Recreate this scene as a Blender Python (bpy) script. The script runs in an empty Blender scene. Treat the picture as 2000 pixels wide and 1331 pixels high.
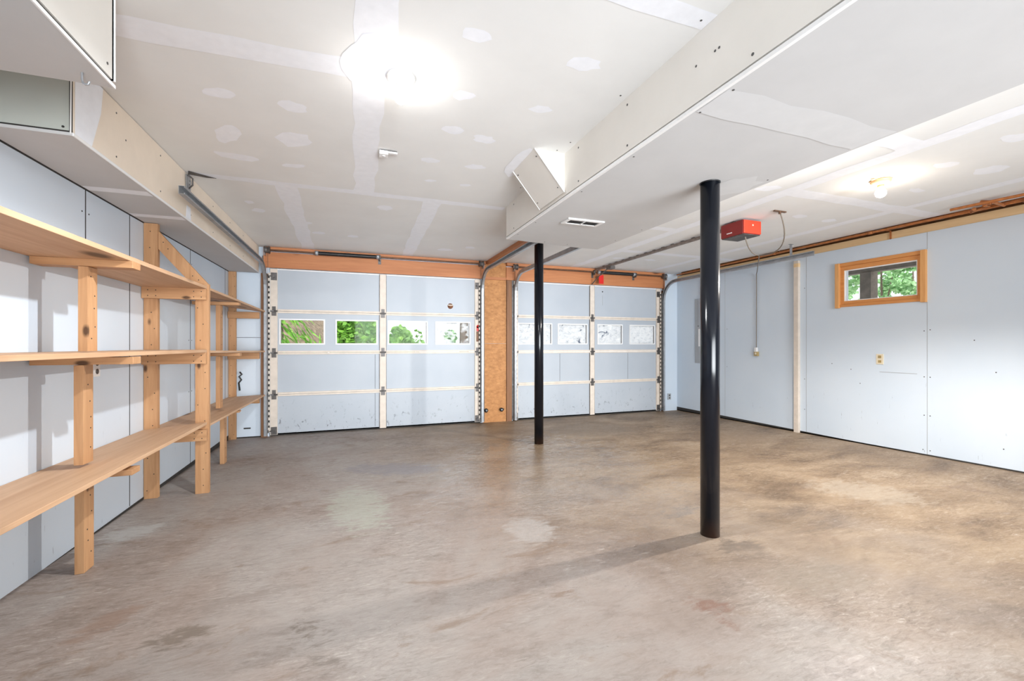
import bpy, math, random
from mathutils import Vector, Matrix
random.seed(7)
SC = bpy.context.scene
COL = SC.collection
# ------------------------------------------------------------------ camera, world, exposure
cam_d = bpy.data.cameras.new('camera')
cam = bpy.data.objects.new('camera', cam_d)
COL.objects.link(cam)
cam.location = (0, 0, 1.167)
cam.rotation_euler = (math.radians(90), 0, math.radians(-19.909))
cam_d.sensor_width = 36
cam_d.lens = 846.838 * 36 / 2000
cam_d.shift_y = 0.0031
cam_d.clip_start = 0.02
cam_d.clip_end = 300
SC.camera = cam
SC.view_settings.view_transform = 'Standard'
SC.view_settings.look = 'None'
SC.view_settings.gamma = 1
SC.view_settings.use_curve_mapping = False
SC.view_settings.exposure = 0.33
w = bpy.data.worlds.new('sky')
SC.world = w
w.use_nodes = True
bg = w.node_tree.nodes['Background']
bg.inputs[0].default_value = (0.90, 0.95, 1.0, 1)
bg.inputs[1].default_value = 1.25
REAR_FILL = 115
sun_d = bpy.data.lights.new('sun', 'SUN')
sun_d.energy = 2.6
sun_d.angle = 0.02
sun_d.color = (1, 0.95, 0.86)
sun = bpy.data.objects.new('sun', sun_d)
COL.objects.link(sun)
sun.rotation_euler = (math.radians(32), 0, math.radians(-12))
# added fill light at an invented opening in the rear wall, behind the viewer
rear_d = bpy.data.lights.new('rear_fill_light', 'AREA')
rear_d.shape = 'RECTANGLE'
rear_d.size = 4.0
rear_d.size_y = 2.1
rear_d.energy = REAR_FILL
rear_d.color = (0.91, 0.96, 1.0)
rear = bpy.data.objects.new('rear_fill_light', rear_d)
COL.objects.link(rear)
rear.location = (2.0, -2.58, 1.16)
rear_d.spread = math.radians(68)
rear.rotation_euler = (math.radians(98), 0, math.radians(0))
SC.cycles.max_bounces = 12
SC.cycles.diffuse_bounces = 10
SC.cycles.glossy_bounces = 4
SC.cycles.transparent_max_bounces = 10
SC.cycles.sample_clamp_indirect = 6
# strength of the bare bulbs (watts per square metre of glass) and their colours
BULB_LEFT = 85
BULB_RIGHT = 85
BULB_REAR = 90
SPOT_LEFT, SPOT_RIGHT = 135, 290      # watts of the downward spotlights added under the two bulbs in view

# ------------------------------------------------------------------ materials
def new_mat(name):
    m = bpy.data.materials.new(name)
    m.use_nodes = True
    nt = m.node_tree
    return m, nt, nt.nodes['Principled BSDF']

def nd(nt, typ, **kw):
    n = nt.nodes.new(typ)
    for k, v in kw.items():
        setattr(n, k, v)
    return n

def ramp(nt, fac, stops):
    r = nd(nt, 'ShaderNodeValToRGB')
    el = r.color_ramp.elements
    while len(el) < len(stops):
        el.new(0.5)
    for e, (p, c) in zip(el, stops):
        e.position = p
        e.color = (c[0], c[1], c[2], 1)
    nt.links.new(fac, r.inputs[0])
    return r.outputs[0]

def coords(nt, scale=(1, 1, 1), kind='Object', rot=(0, 0, 0)):
    tc = nd(nt, 'ShaderNodeTexCoord')
    mp = nd(nt, 'ShaderNodeMapping')
    mp.inputs['Scale'].default_value = scale
    mp.inputs['Rotation'].default_value = rot
    nt.links.new(tc.outputs[kind], mp.inputs[0])
    return mp.outputs[0]

def noise(nt, vec, scale, detail=4, rough=0.5, dist=0.0):
    n = nd(nt, 'ShaderNodeTexNoise')
    n.inputs['Scale'].default_value = scale
    n.inputs['Detail'].default_value = detail
    n.inputs['Roughness'].default_value = rough
    n.inputs['Distortion'].default_value = dist
    nt.links.new(vec, n.inputs['Vector'])
    return n.outputs[0]

def mix(nt, fac, a, b, mode='MIX'):
    m = nd(nt, 'ShaderNodeMix', data_type='RGBA', blend_type=mode)
    if isinstance(fac, (int, float)):
        m.inputs[0].default_value = fac
    else:
        nt.links.new(fac, m.inputs[0])
    for i, v in ((6, a), (7, b)):
        if isinstance(v, (tuple, list)):
            m.inputs[i].default_value = (v[0], v[1], v[2], 1)
        else:
            nt.links.new(v, m.inputs[i])
    return m.outputs[2]

def bump(nt, b, h, strength=0.2, dist=0.01):
    n = nd(nt, 'ShaderNodeBump')
    n.inputs['Strength'].default_value = strength
    n.inputs['Distance'].default_value = dist
    nt.links.new(h, n.inputs['Height'])
    nt.links.new(n.outputs[0], b.inputs['Normal'])

def plain(name, c, rough=0.6, metal=0.0, var=0.08, vs=8, bmp=0.0, spec=0.5):
    """one colour with a slight procedural mottling"""
    m, nt, b = new_mat(name)
    v = coords(nt)
    f = noise(nt, v, vs, 5, 0.6)
    lo = tuple(max(0, x * (1 - var)) for x in c)
    hi = tuple(min(1, x * (1 + var)) for x in c)
    nt.links.new(ramp(nt, f, [(0.3, lo), (0.7, hi)]), b.inputs['Base Color'])
    b.inputs['Roughness'].default_value = rough
    b.inputs['Metallic'].default_value = metal
    b.inputs['Specular IOR Level'].default_value = spec
    if bmp:
        bump(nt, b, f, bmp, 0.005)
    return m

def wood(name, c_dark, c_light, axis='Z', rough=0.6, knots=True, gscale=9.0, kscale=8.0):
    m, nt, b = new_mat(name)
    sc = {'X': (0.07, 1, 1), 'Y': (1, 0.07, 1), 'Z': (1, 1, 0.07)}[axis]
    v = coords(nt, sc)
    f = noise(nt, v, gscale * 4, 5, 0.6, 0.6)
    f2 = noise(nt, v, gscale, 3, 0.5, 0.3)
    c1 = ramp(nt, f, [(0.3, c_dark), (0.68, c_light)])
    mid = tuple((a + q) / 2 for a, q in zip(c_dark, c_light))
    c2 = ramp(nt, f2, [(0.35, mid), (0.6, c_light)])
    col = mix(nt, 0.5, c1, c2)
    if knots:
        ks = {'X': (0.45, 1, 1), 'Y': (1, 0.45, 1), 'Z': (1, 1, 0.45)}[axis]
        kv = coords(nt, ks)
        vo = nd(nt, 'ShaderNodeTexVoronoi', feature='F1')
        vo.inputs['Scale'].default_value = kscale
        vo.inputs['Randomness'].default_value = 1
        nt.links.new(kv, vo.inputs['Vector'])
        kf = ramp(nt, vo.outputs['Distance'], [(0.07, (1, 1, 1)), (0.14, (0, 0, 0))])
        col = mix(nt, kf, col, tuple(x * 0.28 for x in c_dark))
    nt.links.new(col, b.inputs['Base Color'])
    b.inputs['Roughness'].default_value = rough
    bump(nt, b, f, 0.15, 0.003)
    return m

M = {}
M['compound'] = plain('joint_compound', (0.88, 0.90, 0.95), 0.85, var=0.03, vs=20, bmp=0.1)
M['ceiling_board'] = plain('ceiling_drywall', (0.81, 0.815, 0.81), 0.9, var=0.03, vs=2.5)
M['drywall_cream'] = plain('cream_drywall_paper', (0.78, 0.755, 0.71), 0.9, var=0.03, vs=3)
M['drywall_tan'] = plain('tan_drywall_paper', (0.86, 0.755, 0.635), 0.9, var=0.05, vs=3)
M['drywall_green'] = plain('grey_green_drywall_paper', (0.50, 0.53, 0.49), 0.9, var=0.04, vs=3)
M['drywall_grey'] = plain('grey_drywall_paper', (0.58, 0.58, 0.585), 0.9, var=0.03, vs=3)
M['white_edge'] = plain('white_corner_bead', (0.86, 0.86, 0.86), 0.6, var=0.02)
M['gap'] = plain('dark_gap', (0.035, 0.032, 0.03), 0.9)
M['screw'] = plain('dark_screw_head', (0.10, 0.10, 0.10), 0.5, 0.6)
M['rail_metal'] = plain('oiled_grey_brown_steel', (0.24, 0.20, 0.18), 0.5, 0.4, var=0.35, vs=20)
M['compound_thin'] = plain('thin_joint_compound', (0.64, 0.645, 0.655), 0.85, var=0.03, vs=10)
M['black'] = plain('black_metal', (0.012, 0.012, 0.013), 0.35, var=0.2)
M['steel'] = plain('galvanised_steel', (0.40, 0.42, 0.445), 0.36, 0.6, var=0.18, vs=14)
M['steel_dark'] = plain('dirty_dark_steel', (0.13, 0.12, 0.115), 0.5, 0.6, var=0.3, vs=22)
M['steel_rust'] = plain('brown_oiled_steel', (0.14, 0.075, 0.045), 0.5, 0.5, var=0.3, vs=18)
M['cream'] = plain('cream_paint', (0.70, 0.62, 0.54), 0.6, var=0.08, vs=12)
M['white'] = plain('white_paint', (0.82, 0.82, 0.82), 0.5, var=0.03)
M['sticker'] = plain('orange_sticker_paper', (0.78, 0.38, 0.22), 0.7, var=0.15, vs=60)
M['red'] = plain('red_plastic', (0.62, 0.012, 0.010), 0.4, var=0.1)
M['opener_lit'] = plain('opener_red_lit', (0.68, 0.055, 0.022), 0.35, var=0.1)  # opener's red with the bulb's light on its front painted in
M['opener_shaded'] = plain('opener_red_shaded', (0.20, 0.012, 0.010), 0.35, var=0.1)  # the same red darkened for the opener's unlit sides
M['grey_metal'] = plain('grey_panel_enamel', (0.42, 0.44, 0.46), 0.4, 0.3, var=0.05)
M['ivory'] = plain('ivory_plastic', (0.74, 0.66, 0.50), 0.4, var=0.04)
M['tan_plastic'] = plain('yellowed_plastic', (0.42, 0.31, 0.13), 0.4, var=0.15, vs=40)
M['cord'] = plain('grey_brown_cord', (0.20, 0.17, 0.14), 0.6)
M['copper'] = plain('copper_pipe', (0.52, 0.20, 0.07), 0.42, 0.55, var=0.25, vs=25)
M['porcelain'] = plain('porcelain', (0.80, 0.78, 0.75), 0.25, var=0.02)
M['porcelain_warm_lit'] = plain('warm_lit_porcelain', (0.78, 0.50, 0.28), 0.3, var=0.04)  # warm glow of the right bulb painted into its holder's colour
M['concrete_dark'] = plain('weathered_timber_grey', (0.22, 0.19, 0.16), 0.9, var=0.25, vs=9)
SH_D, SH_L = (0.32, 0.145, 0.055), (0.56, 0.315, 0.155)
for a in 'XYZ':
    M['pine' + a] = wood('pine_lumber_' + a, SH_D, SH_L, a)
    M['header' + a] = wood('orange_fir_' + a, (0.37, 0.125, 0.045), (0.53, 0.215, 0.085), a, kscale=3.0)
M['plyY'] = wood('plywood_board', (0.42, 0.225, 0.115), (0.62, 0.405, 0.25), 'Y', knots=True, gscale=6, kscale=2.4)
M['jamb'] = wood('dark_brown_jamb', (0.13, 0.055, 0.025), (0.30, 0.14, 0.06), 'Z')
M['pale_pine'] = wood('pale_pine_plate', (0.70, 0.47, 0.24), (0.84, 0.62, 0.36), 'Y', knots=False)
M['brown_woodY'] = wood('brown_joist_wood', (0.17, 0.07, 0.02), (0.34, 0.16, 0.06), 'Y')
M['sash'] = wood('varnished_orange_wood', (0.55, 0.20, 0.05), (0.74, 0.34, 0.11), 'Y', knots=False)
M['sashZ'] = wood('varnished_orange_wood_upright', (0.60, 0.26, 0.08), (0.78, 0.42, 0.16), 'Z', knots=False)

def wall_paint():
    """pale blue paint over boards: thin mottling, faint vertical streaks, small dark scuffs near the floor"""
    m, nt, b = new_mat('pale_blue_wall_paint')
    v = coords(nt)
    f = noise(nt, v, 1.3, 4, 0.5)
    base = ramp(nt, f, [(0.3, (0.61, 0.70, 0.80)), (0.7, (0.66, 0.74, 0.825))])
    sv = coords(nt, (9, 9, 1.3))
    s = noise(nt, sv, 5.0, 6, 0.72)
    sm = ramp(nt, s, [(0.66, (0, 0, 0)), (0.71, (1, 1, 1))])
    g = nd(nt, 'ShaderNodeSeparateXYZ')
    nt.links.new(coords(nt), g.inputs[0])
    low = ramp(nt, g.outputs[2], [(0.0, (1, 1, 1)), (0.85, (0, 0, 0))])
    k = mix(nt, 1.0, sm, low, 'MULTIPLY')
    col = mix(nt, k, base, (0.12, 0.13, 0.15))
    nt.links.new(col, b.inputs['Base Color'])
    b.inputs['Roughness'].default_value = 0.45
    bump(nt, b, noise(nt, v, 60, 3), 0.05, 0.002)
    return m
M['wall'] = wall_paint()

def door_paint():
    m, nt, b = new_mat('pale_blue_door_paint')
    v = coords(nt)
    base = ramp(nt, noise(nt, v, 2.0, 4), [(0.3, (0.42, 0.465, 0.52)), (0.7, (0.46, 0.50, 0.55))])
    sv = coords(nt, (3.5, 3.5, 2.2), rot=(0, 0.5, 0))
    s = noise(nt, sv, 5.0, 8, 0.75, 0.8)
    sm = ramp(nt, s, [(0.585, (0, 0, 0)), (0.64, (0.8, 0.8, 0.8))])
    g = nd(nt, 'ShaderNodeSeparateXYZ')
    nt.links.new(coords(nt), g.inputs[0])
    low = ramp(nt, g.outputs[2], [(0.15, (1, 1, 1)), (0.5, (0, 0, 0))])
    k = mix(nt, 1.0, sm, low, 'MULTIPLY')
    nt.links.new(mix(nt, k, base, (0.10, 0.10, 0.12)), b.inputs['Base Color'])
    b.inputs['Roughness'].default_value = 0.5
    return m
M['door'] = door_paint()

def osb():
    m, nt, b = new_mat('oriented_strand_board')
    v = coords(nt, (1, 1, 1.6))
    vo = nd(nt, 'ShaderNodeTexVoronoi')
    vo.inputs['Scale'].default_value = 26
    dv = noise(nt, v, 9, 5, 0.7)
    nt.links.new(v, vo.inputs['Vector'])
    c1 = ramp(nt, vo.outputs['Color'], [(0.1, (0.36, 0.155, 0.045)), (0.9, (0.60, 0.29, 0.10))])
    c2 = ramp(nt, dv, [(0.3, (0.30, 0.12, 0.035)), (0.6, (0.52, 0.24, 0.085)), (0.75, (0.64, 0.37, 0.16))])
    nt.links.new(mix(nt, 0.6, c1, c2), b.inputs['Base Color'])
    b.inputs['Roughness'].default_value = 0.65
    bump(nt, b, dv, 0.3, 0.004)
    return m
M['osb'] = osb()

STAINS_AND_GLARE = [(4.526, -7.66, 4.812, -8.705, -10.91, 28.899, (0.26, 0.15, 0.11), 0.95, 0.52), (6.002, -12.378, 8.358, -27.757, -5.251, 46.97, (0.26, 0.15, 0.11), 0.75, 0.55), (4.523, -7.174, 4.235, -5.069, -9.201, 27.53, (0.21, 0.16, 0.12), 0.88, 0.5), (7.418, 5.728, -6.845, 1.315, -11.643, 24.686, (0.23, 0.185, 0.15), 0.94, 0.5), (9.854, 4.336, -6.479, 1.117, -6.175, 11.939, (0.2, 0.16, 0.13), 0.88, 0.6), (3.847, 2.632, -4.087, 3.644, -15.05, 35.83, (0.3, 0.25, 0.22), 0.62, 0.5), (6.019, 4.359, -4.054, 10.482, -9.651, 31.976, (0.32, 0.22, 0.17), 0.75, 0.48), (7.316, -1.583, -3.533, -0.727, -5.691, 14.977, (0.52, 0.48, 0.45), 0.62, 0.4), (2.504, -0.205, -0.005, -1.926, -4.97, 21.819, (0.3, 0.28, 0.3), 0.75, 0.42), (4.664, -0.369, 1.114, -2.036, -2.237, 7.449, (0.5, 0.52, 0.44), 0.62, 0.45), (1.369, -0.788, -0.002, -0.736, -1.844, 12.117, (0.28, 0.215, 0.155), 0.75, 0.45), (0.661, -1.775, 0.985, -2.111, -0.619, 14.231, (0.25, 0.18, 0.12), 0.75, 0.48), (5.654, -4.068, -2.124, -0.211, -9.194, 22.603, (0.29, 0.25, 0.22), 0.62, 0.5), (5.899, 3.127, -2.785, 3.953, -7.905, 31.514, (0.55, 0.54, 0.52), 0.75, 0.45), (0.953, -2.749, 2.601, -3.09, -1.615, 15.221, (0.48, 0.4, 0.31), 0.62, 0.45), (1.887, -4.631, 2.819, -2.996, -2.957, 10.72, (0.3, 0.24, 0.18), 0.56, 0.5), (5.598, 2.69, -4.055, -2.327, -14.105, 23.776, (0.19, 0.155, 0.13), 0.69, 0.6), (1.968, -2.195, -0.012, -1.514, -0.992, 11.47, (0.33, 0.235, 0.155), 0.75, 0.45)]
def concrete():
    """old garage slab: grey-pink, with a browner tan tone towards the right-hand wall, brown stains, pits and fine trowel scratches"""
    m, nt, b = new_mat('stained_concrete_slab')
    v = coords(nt)
    big = noise(nt, v, 0.7, 6, 0.6, 0.5)
    grey = ramp(nt, big, [(0.34, (0.215, 0.165, 0.135)), (0.45, (0.295, 0.242, 0.212)), (0.56, (0.32, 0.285, 0.26)), (0.68, (0.375, 0.325, 0.30))])
    tan_tone = ramp(nt, noise(nt, coords(nt, (1, 2.0, 1), rot=(0, 0, 0.35)), 1.3, 8, 0.66, 0.5),
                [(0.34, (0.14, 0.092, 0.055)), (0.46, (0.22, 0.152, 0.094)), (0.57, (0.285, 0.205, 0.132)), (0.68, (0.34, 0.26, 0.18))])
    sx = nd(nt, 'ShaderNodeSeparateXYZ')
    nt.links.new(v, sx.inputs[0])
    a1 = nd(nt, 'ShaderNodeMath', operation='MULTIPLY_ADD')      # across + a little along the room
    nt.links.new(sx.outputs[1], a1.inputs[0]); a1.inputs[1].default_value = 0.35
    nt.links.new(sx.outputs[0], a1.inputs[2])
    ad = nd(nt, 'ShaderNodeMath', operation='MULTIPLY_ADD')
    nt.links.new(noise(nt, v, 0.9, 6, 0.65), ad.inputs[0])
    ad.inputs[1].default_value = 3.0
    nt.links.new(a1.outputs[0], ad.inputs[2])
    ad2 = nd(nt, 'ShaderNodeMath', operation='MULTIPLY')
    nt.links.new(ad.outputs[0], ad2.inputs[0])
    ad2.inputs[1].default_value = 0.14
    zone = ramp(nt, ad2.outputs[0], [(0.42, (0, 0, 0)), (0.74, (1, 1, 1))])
    col = mix(nt, zone, grey, tan_tone)
    # mid-scale blotches and trowel marks
    sw = noise(nt, coords(nt, (1, 2.2, 1), rot=(0, 0, 0.5)), 4.5, 10, 0.78, 0.5)
    col = mix(nt, 0.75, col, ramp(nt, sw, [(0.32, (0.62, 0.60, 0.58)), (0.47, (0.95, 0.95, 0.95)), (0.60, (1, 1, 1))]), 'MULTIPLY')
    fine = noise(nt, coords(nt, (1, 3.5, 1), rot=(0, 0, 0.8)), 16, 9, 0.8, 0.9)
    wear = ramp(nt, noise(nt, v, 1.1, 5, 0.6), [(0.42, (0.22, 0.22, 0.22)), (0.60, (0.85, 0.85, 0.85))])
    col = mix(nt, wear, col, mix(nt, 1.0, col, ramp(nt, fine, [(0.36, (0.62, 0.60, 0.58)), (0.52, (1, 1, 1))]), 'MULTIPLY'))
    arcs = noise(nt, coords(nt, (1, 7, 1), rot=(0, 0, -0.35)), 6, 10, 0.85, 2.2)
    col = mix(nt, 0.45, col, ramp(nt, arcs, [(0.40, (0.74, 0.72, 0.70)), (0.47, (1, 1, 1)), (0.56, (1, 1, 1)), (0.62, (1.0, 1.0, 1.0))]), 'MULTIPLY')
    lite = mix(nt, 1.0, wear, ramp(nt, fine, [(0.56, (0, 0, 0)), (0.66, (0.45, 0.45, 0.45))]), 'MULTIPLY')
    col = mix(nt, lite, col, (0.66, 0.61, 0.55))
    # brown oily blotches
    st = noise(nt, coords(nt, (1, 2.0, 1), rot=(0, 0, -0.6)), 2.1, 9, 0.70, 0.8)
    sm = ramp(nt, st, [(0.575, (0, 0, 0)), (0.66, (0.6, 0.6, 0.6))])
    col = mix(nt, sm, col, (0.18, 0.12, 0.08))
    # pits
    pt = noise(nt, v, 42, 3, 0.8)
    pm = ramp(nt, pt, [(0.66, (0, 0, 0)), (0.72, (0.8, 0.8, 0.8))])
    pz = ramp(nt, noise(nt, v, 1.6, 3), [(0.50, (0, 0, 0)), (0.60, (1, 1, 1))])
    col = mix(nt, mix(nt, 1.0, pm, pz, 'MULTIPLY'), col, (0.13, 0.10, 0.08))
    # individual stains and patches of the slab, plus floor glare painted as a pale patch
    ragged = noise(nt, coords(nt, (1, 2.4, 1), rot=(0, 0, 0.4)), 9, 8, 0.75, 0.6)
    def patch_mask(r1x, r1y, k1, r2x, r2y, k2, rg):
        dots = []
        for rx, ry, kk in ((r1x, r1y, k1), (r2x, r2y, k2)):
            d = nd(nt, 'ShaderNodeVectorMath', operation='DOT_PRODUCT')
            nt.links.new(v, d.inputs[0]); d.inputs[1].default_value = (rx, ry, 0)
            a_ = nd(nt, 'ShaderNodeMath', operation='ADD')
            nt.links.new(d.outputs['Value'], a_.inputs[0]); a_.inputs[1].default_value = kk
            q = nd(nt, 'ShaderNodeMath', operation='MULTIPLY')
            nt.links.new(a_.outputs[0], q.inputs[0]); nt.links.new(a_.outputs[0], q.inputs[1])
            dots.append(q.outputs[0])
        s_ = nd(nt, 'ShaderNodeMath', operation='ADD')
        nt.links.new(dots[0], s_.inputs[0]); nt.links.new(dots[1], s_.inputs[1])
        # ragged edge: noise lifted by closeness to the middle
        f_ = nd(nt, 'ShaderNodeMath', operation='MULTIPLY_ADD')
        nt.links.new(s_.outputs[0], f_.inputs[0]); f_.inputs[1].default_value = -0.16
        nt.links.new(ragged, f_.inputs[2])
        return ramp(nt, f_.outputs[0], [(rg - 0.16, (0, 0, 0)), (rg - 0.02, (1, 1, 1))])
    for (a1_, a2_, a3_, b1_, b2_, b3_, c_, st_, rg_) in STAINS_AND_GLARE:
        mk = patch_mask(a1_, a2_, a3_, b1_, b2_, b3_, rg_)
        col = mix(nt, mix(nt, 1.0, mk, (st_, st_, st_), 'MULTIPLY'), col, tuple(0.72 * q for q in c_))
    nt.links.new(col, b.inputs['Base Color'])
    rr = ramp(nt, fine, [(0.40, (0.62, 0.62, 0.62)), (0.62, (0.42, 0.42, 0.42))])
    gl = patch_mask(1.0, -0.35, -0.45, 0.25, 0.62, -2.6, 0.40)
    rr = mix(nt, gl, rr, ramp(nt, fine, [(0.44, (0.45, 0.45, 0.45)), (0.54, (0.13, 0.13, 0.13))]))
    nt.links.new(rr, b.inputs['Roughness'])
    b.inputs['Specular IOR Level'].default_value = 0.45
    bump(nt, b, fine, 0.22, 0.005)
    return m
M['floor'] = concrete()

def emit(name, c, s):
    m = bpy.data.materials.new(name)
    m.use_nodes = True
    nt = m.node_tree
    nt.nodes.clear()
    e = nd(nt, 'ShaderNodeEmission')
    e.inputs[0].default_value = (c[0], c[1], c[2], 1)
    e.inputs[1].default_value = s
    o = nd(nt, 'ShaderNodeOutputMaterial')
    nt.links.new(e.outputs[0], o.inputs[0])
    return m
M['bulb_left'] = emit('lit_bulb_neutral', (1.0, 0.965, 0.92), BULB_LEFT)
M['bulb_right'] = emit('lit_bulb_warm', (1.0, 0.86, 0.70), BULB_RIGHT)
M['bulb_rear'] = emit('lit_bulb_cool', (0.97, 0.98, 1.0), BULB_REAR)

def glass(name, frost=None, marks=None):
    """thin window glass; frost = (noise scale, threshold) gives a milky, smeared pane"""
    m = bpy.data.materials.new(name)
    m.use_nodes = True
    nt = m.node_tree
    nt.nodes.clear()
    o = nd(nt, 'ShaderNodeOutputMaterial')
    tr = nd(nt, 'ShaderNodeBsdfTransparent')
    gl = nd(nt, 'ShaderNodeBsdfGlossy')
    gl.inputs['Roughness'].default_value = 0.03
    fr = nd(nt, 'ShaderNodeFresnel')
    fr.inputs[0].default_value = 1.12
    mx = nd(nt, 'ShaderNodeMixShader')
    nt.links.new(fr.outputs[0], mx.inputs[0])
    nt.links.new(tr.outputs[0], mx.inputs[1])
    nt.links.new(gl.outputs[0], mx.inputs[2])
    out = mx.outputs[0]
    if frost:
        tl = nd(nt, 'ShaderNodeBsdfTranslucent')
        df = nd(nt, 'ShaderNodeBsdfDiffuse')
        v = coords(nt, (1, 1, 1.5))
        c = ramp(nt, noise(nt, v, 14, 8, 0.8, 0.5), [(0.34, (0.60, 0.63, 0.67)), (0.5, (0.86, 0.87, 0.88)), (0.7, (0.95, 0.95, 0.95))])
        if marks:
            mk = ramp(nt, noise(nt, v, marks[0], 6, 0.7, 1.2), [(marks[1], (0, 0, 0)), (marks[1] + 0.05, (1, 1, 1))])
            c = mix(nt, mk, c, marks[2])
        nt.links.new(c, tl.inputs[0])
        nt.links.new(c, df.inputs[0])
        m2 = nd(nt, 'ShaderNodeMixShader')
        m2.inputs[0].default_value = 0.45
        nt.links.new(tl.outputs[0], m2.inputs[1])
        nt.links.new(df.outputs[0], m2.inputs[2])
        m3 = nd(nt, 'ShaderNodeMixShader')
        f = ramp(nt, noise(nt, v, frost[0], 4, 0.6), [(frost[1], (0, 0, 0)), (frost[1] + 0.12, (1, 1, 1))])
        nt.links.new(f, m3.inputs[0])
        nt.links.new(out, m3.inputs[1])
        nt.links.new(m2.outputs[0], m3.inputs[2])
        out = m3.outputs[0]
    nt.links.new(out, o.inputs[0])
    return m
M['glass'] = glass('window_glass')
M['frost_a'] = glass('smeared_milky_glass', (4, 0.30), (6, 0.60, (0.20, 0.24, 0.32)))
M['frost_b'] = glass('dusty_milky_glass', (5, 0.22), (11, 0.66, (0.25, 0.06, 0.08)))
M['frost_c'] = glass('half_dusty_glass', (4, 0.47))

def leaf_mat(name, c1, c2):
    m, nt, b = new_mat(name)
    v = coords(nt)
    col = ramp(nt, noise(nt, v, 5, 4, 0.7), [(0.3, c1), (0.7, c2)])
    nt.links.new(col, b.inputs['Base Color'])
    b.inputs['Roughness'].default_value = 0.5
    b.inputs['Transmission Weight'].default_value = 0.0
    return m
M['leaf'] = leaf_mat('green_leaves', (0.07, 0.24, 0.02), (0.30, 0.58, 0.08))
M['leaf_blue'] = leaf_mat('soft_green_leaves', (0.16, 0.38, 0.13), (0.42, 0.66, 0.34))
M['bark'] = plain('bark', (0.16, 0.12, 0.09), 0.9, var=0.3, vs=20)
M['soil'] = plain('leaf_littered_soil', (0.22, 0.17, 0.12), 0.95, var=0.5, vs=9, bmp=0.4)
M['gravel'] = plain('pale_gravel_drive', (0.62, 0.60, 0.57), 0.95, var=0.15, vs=12)

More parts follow.
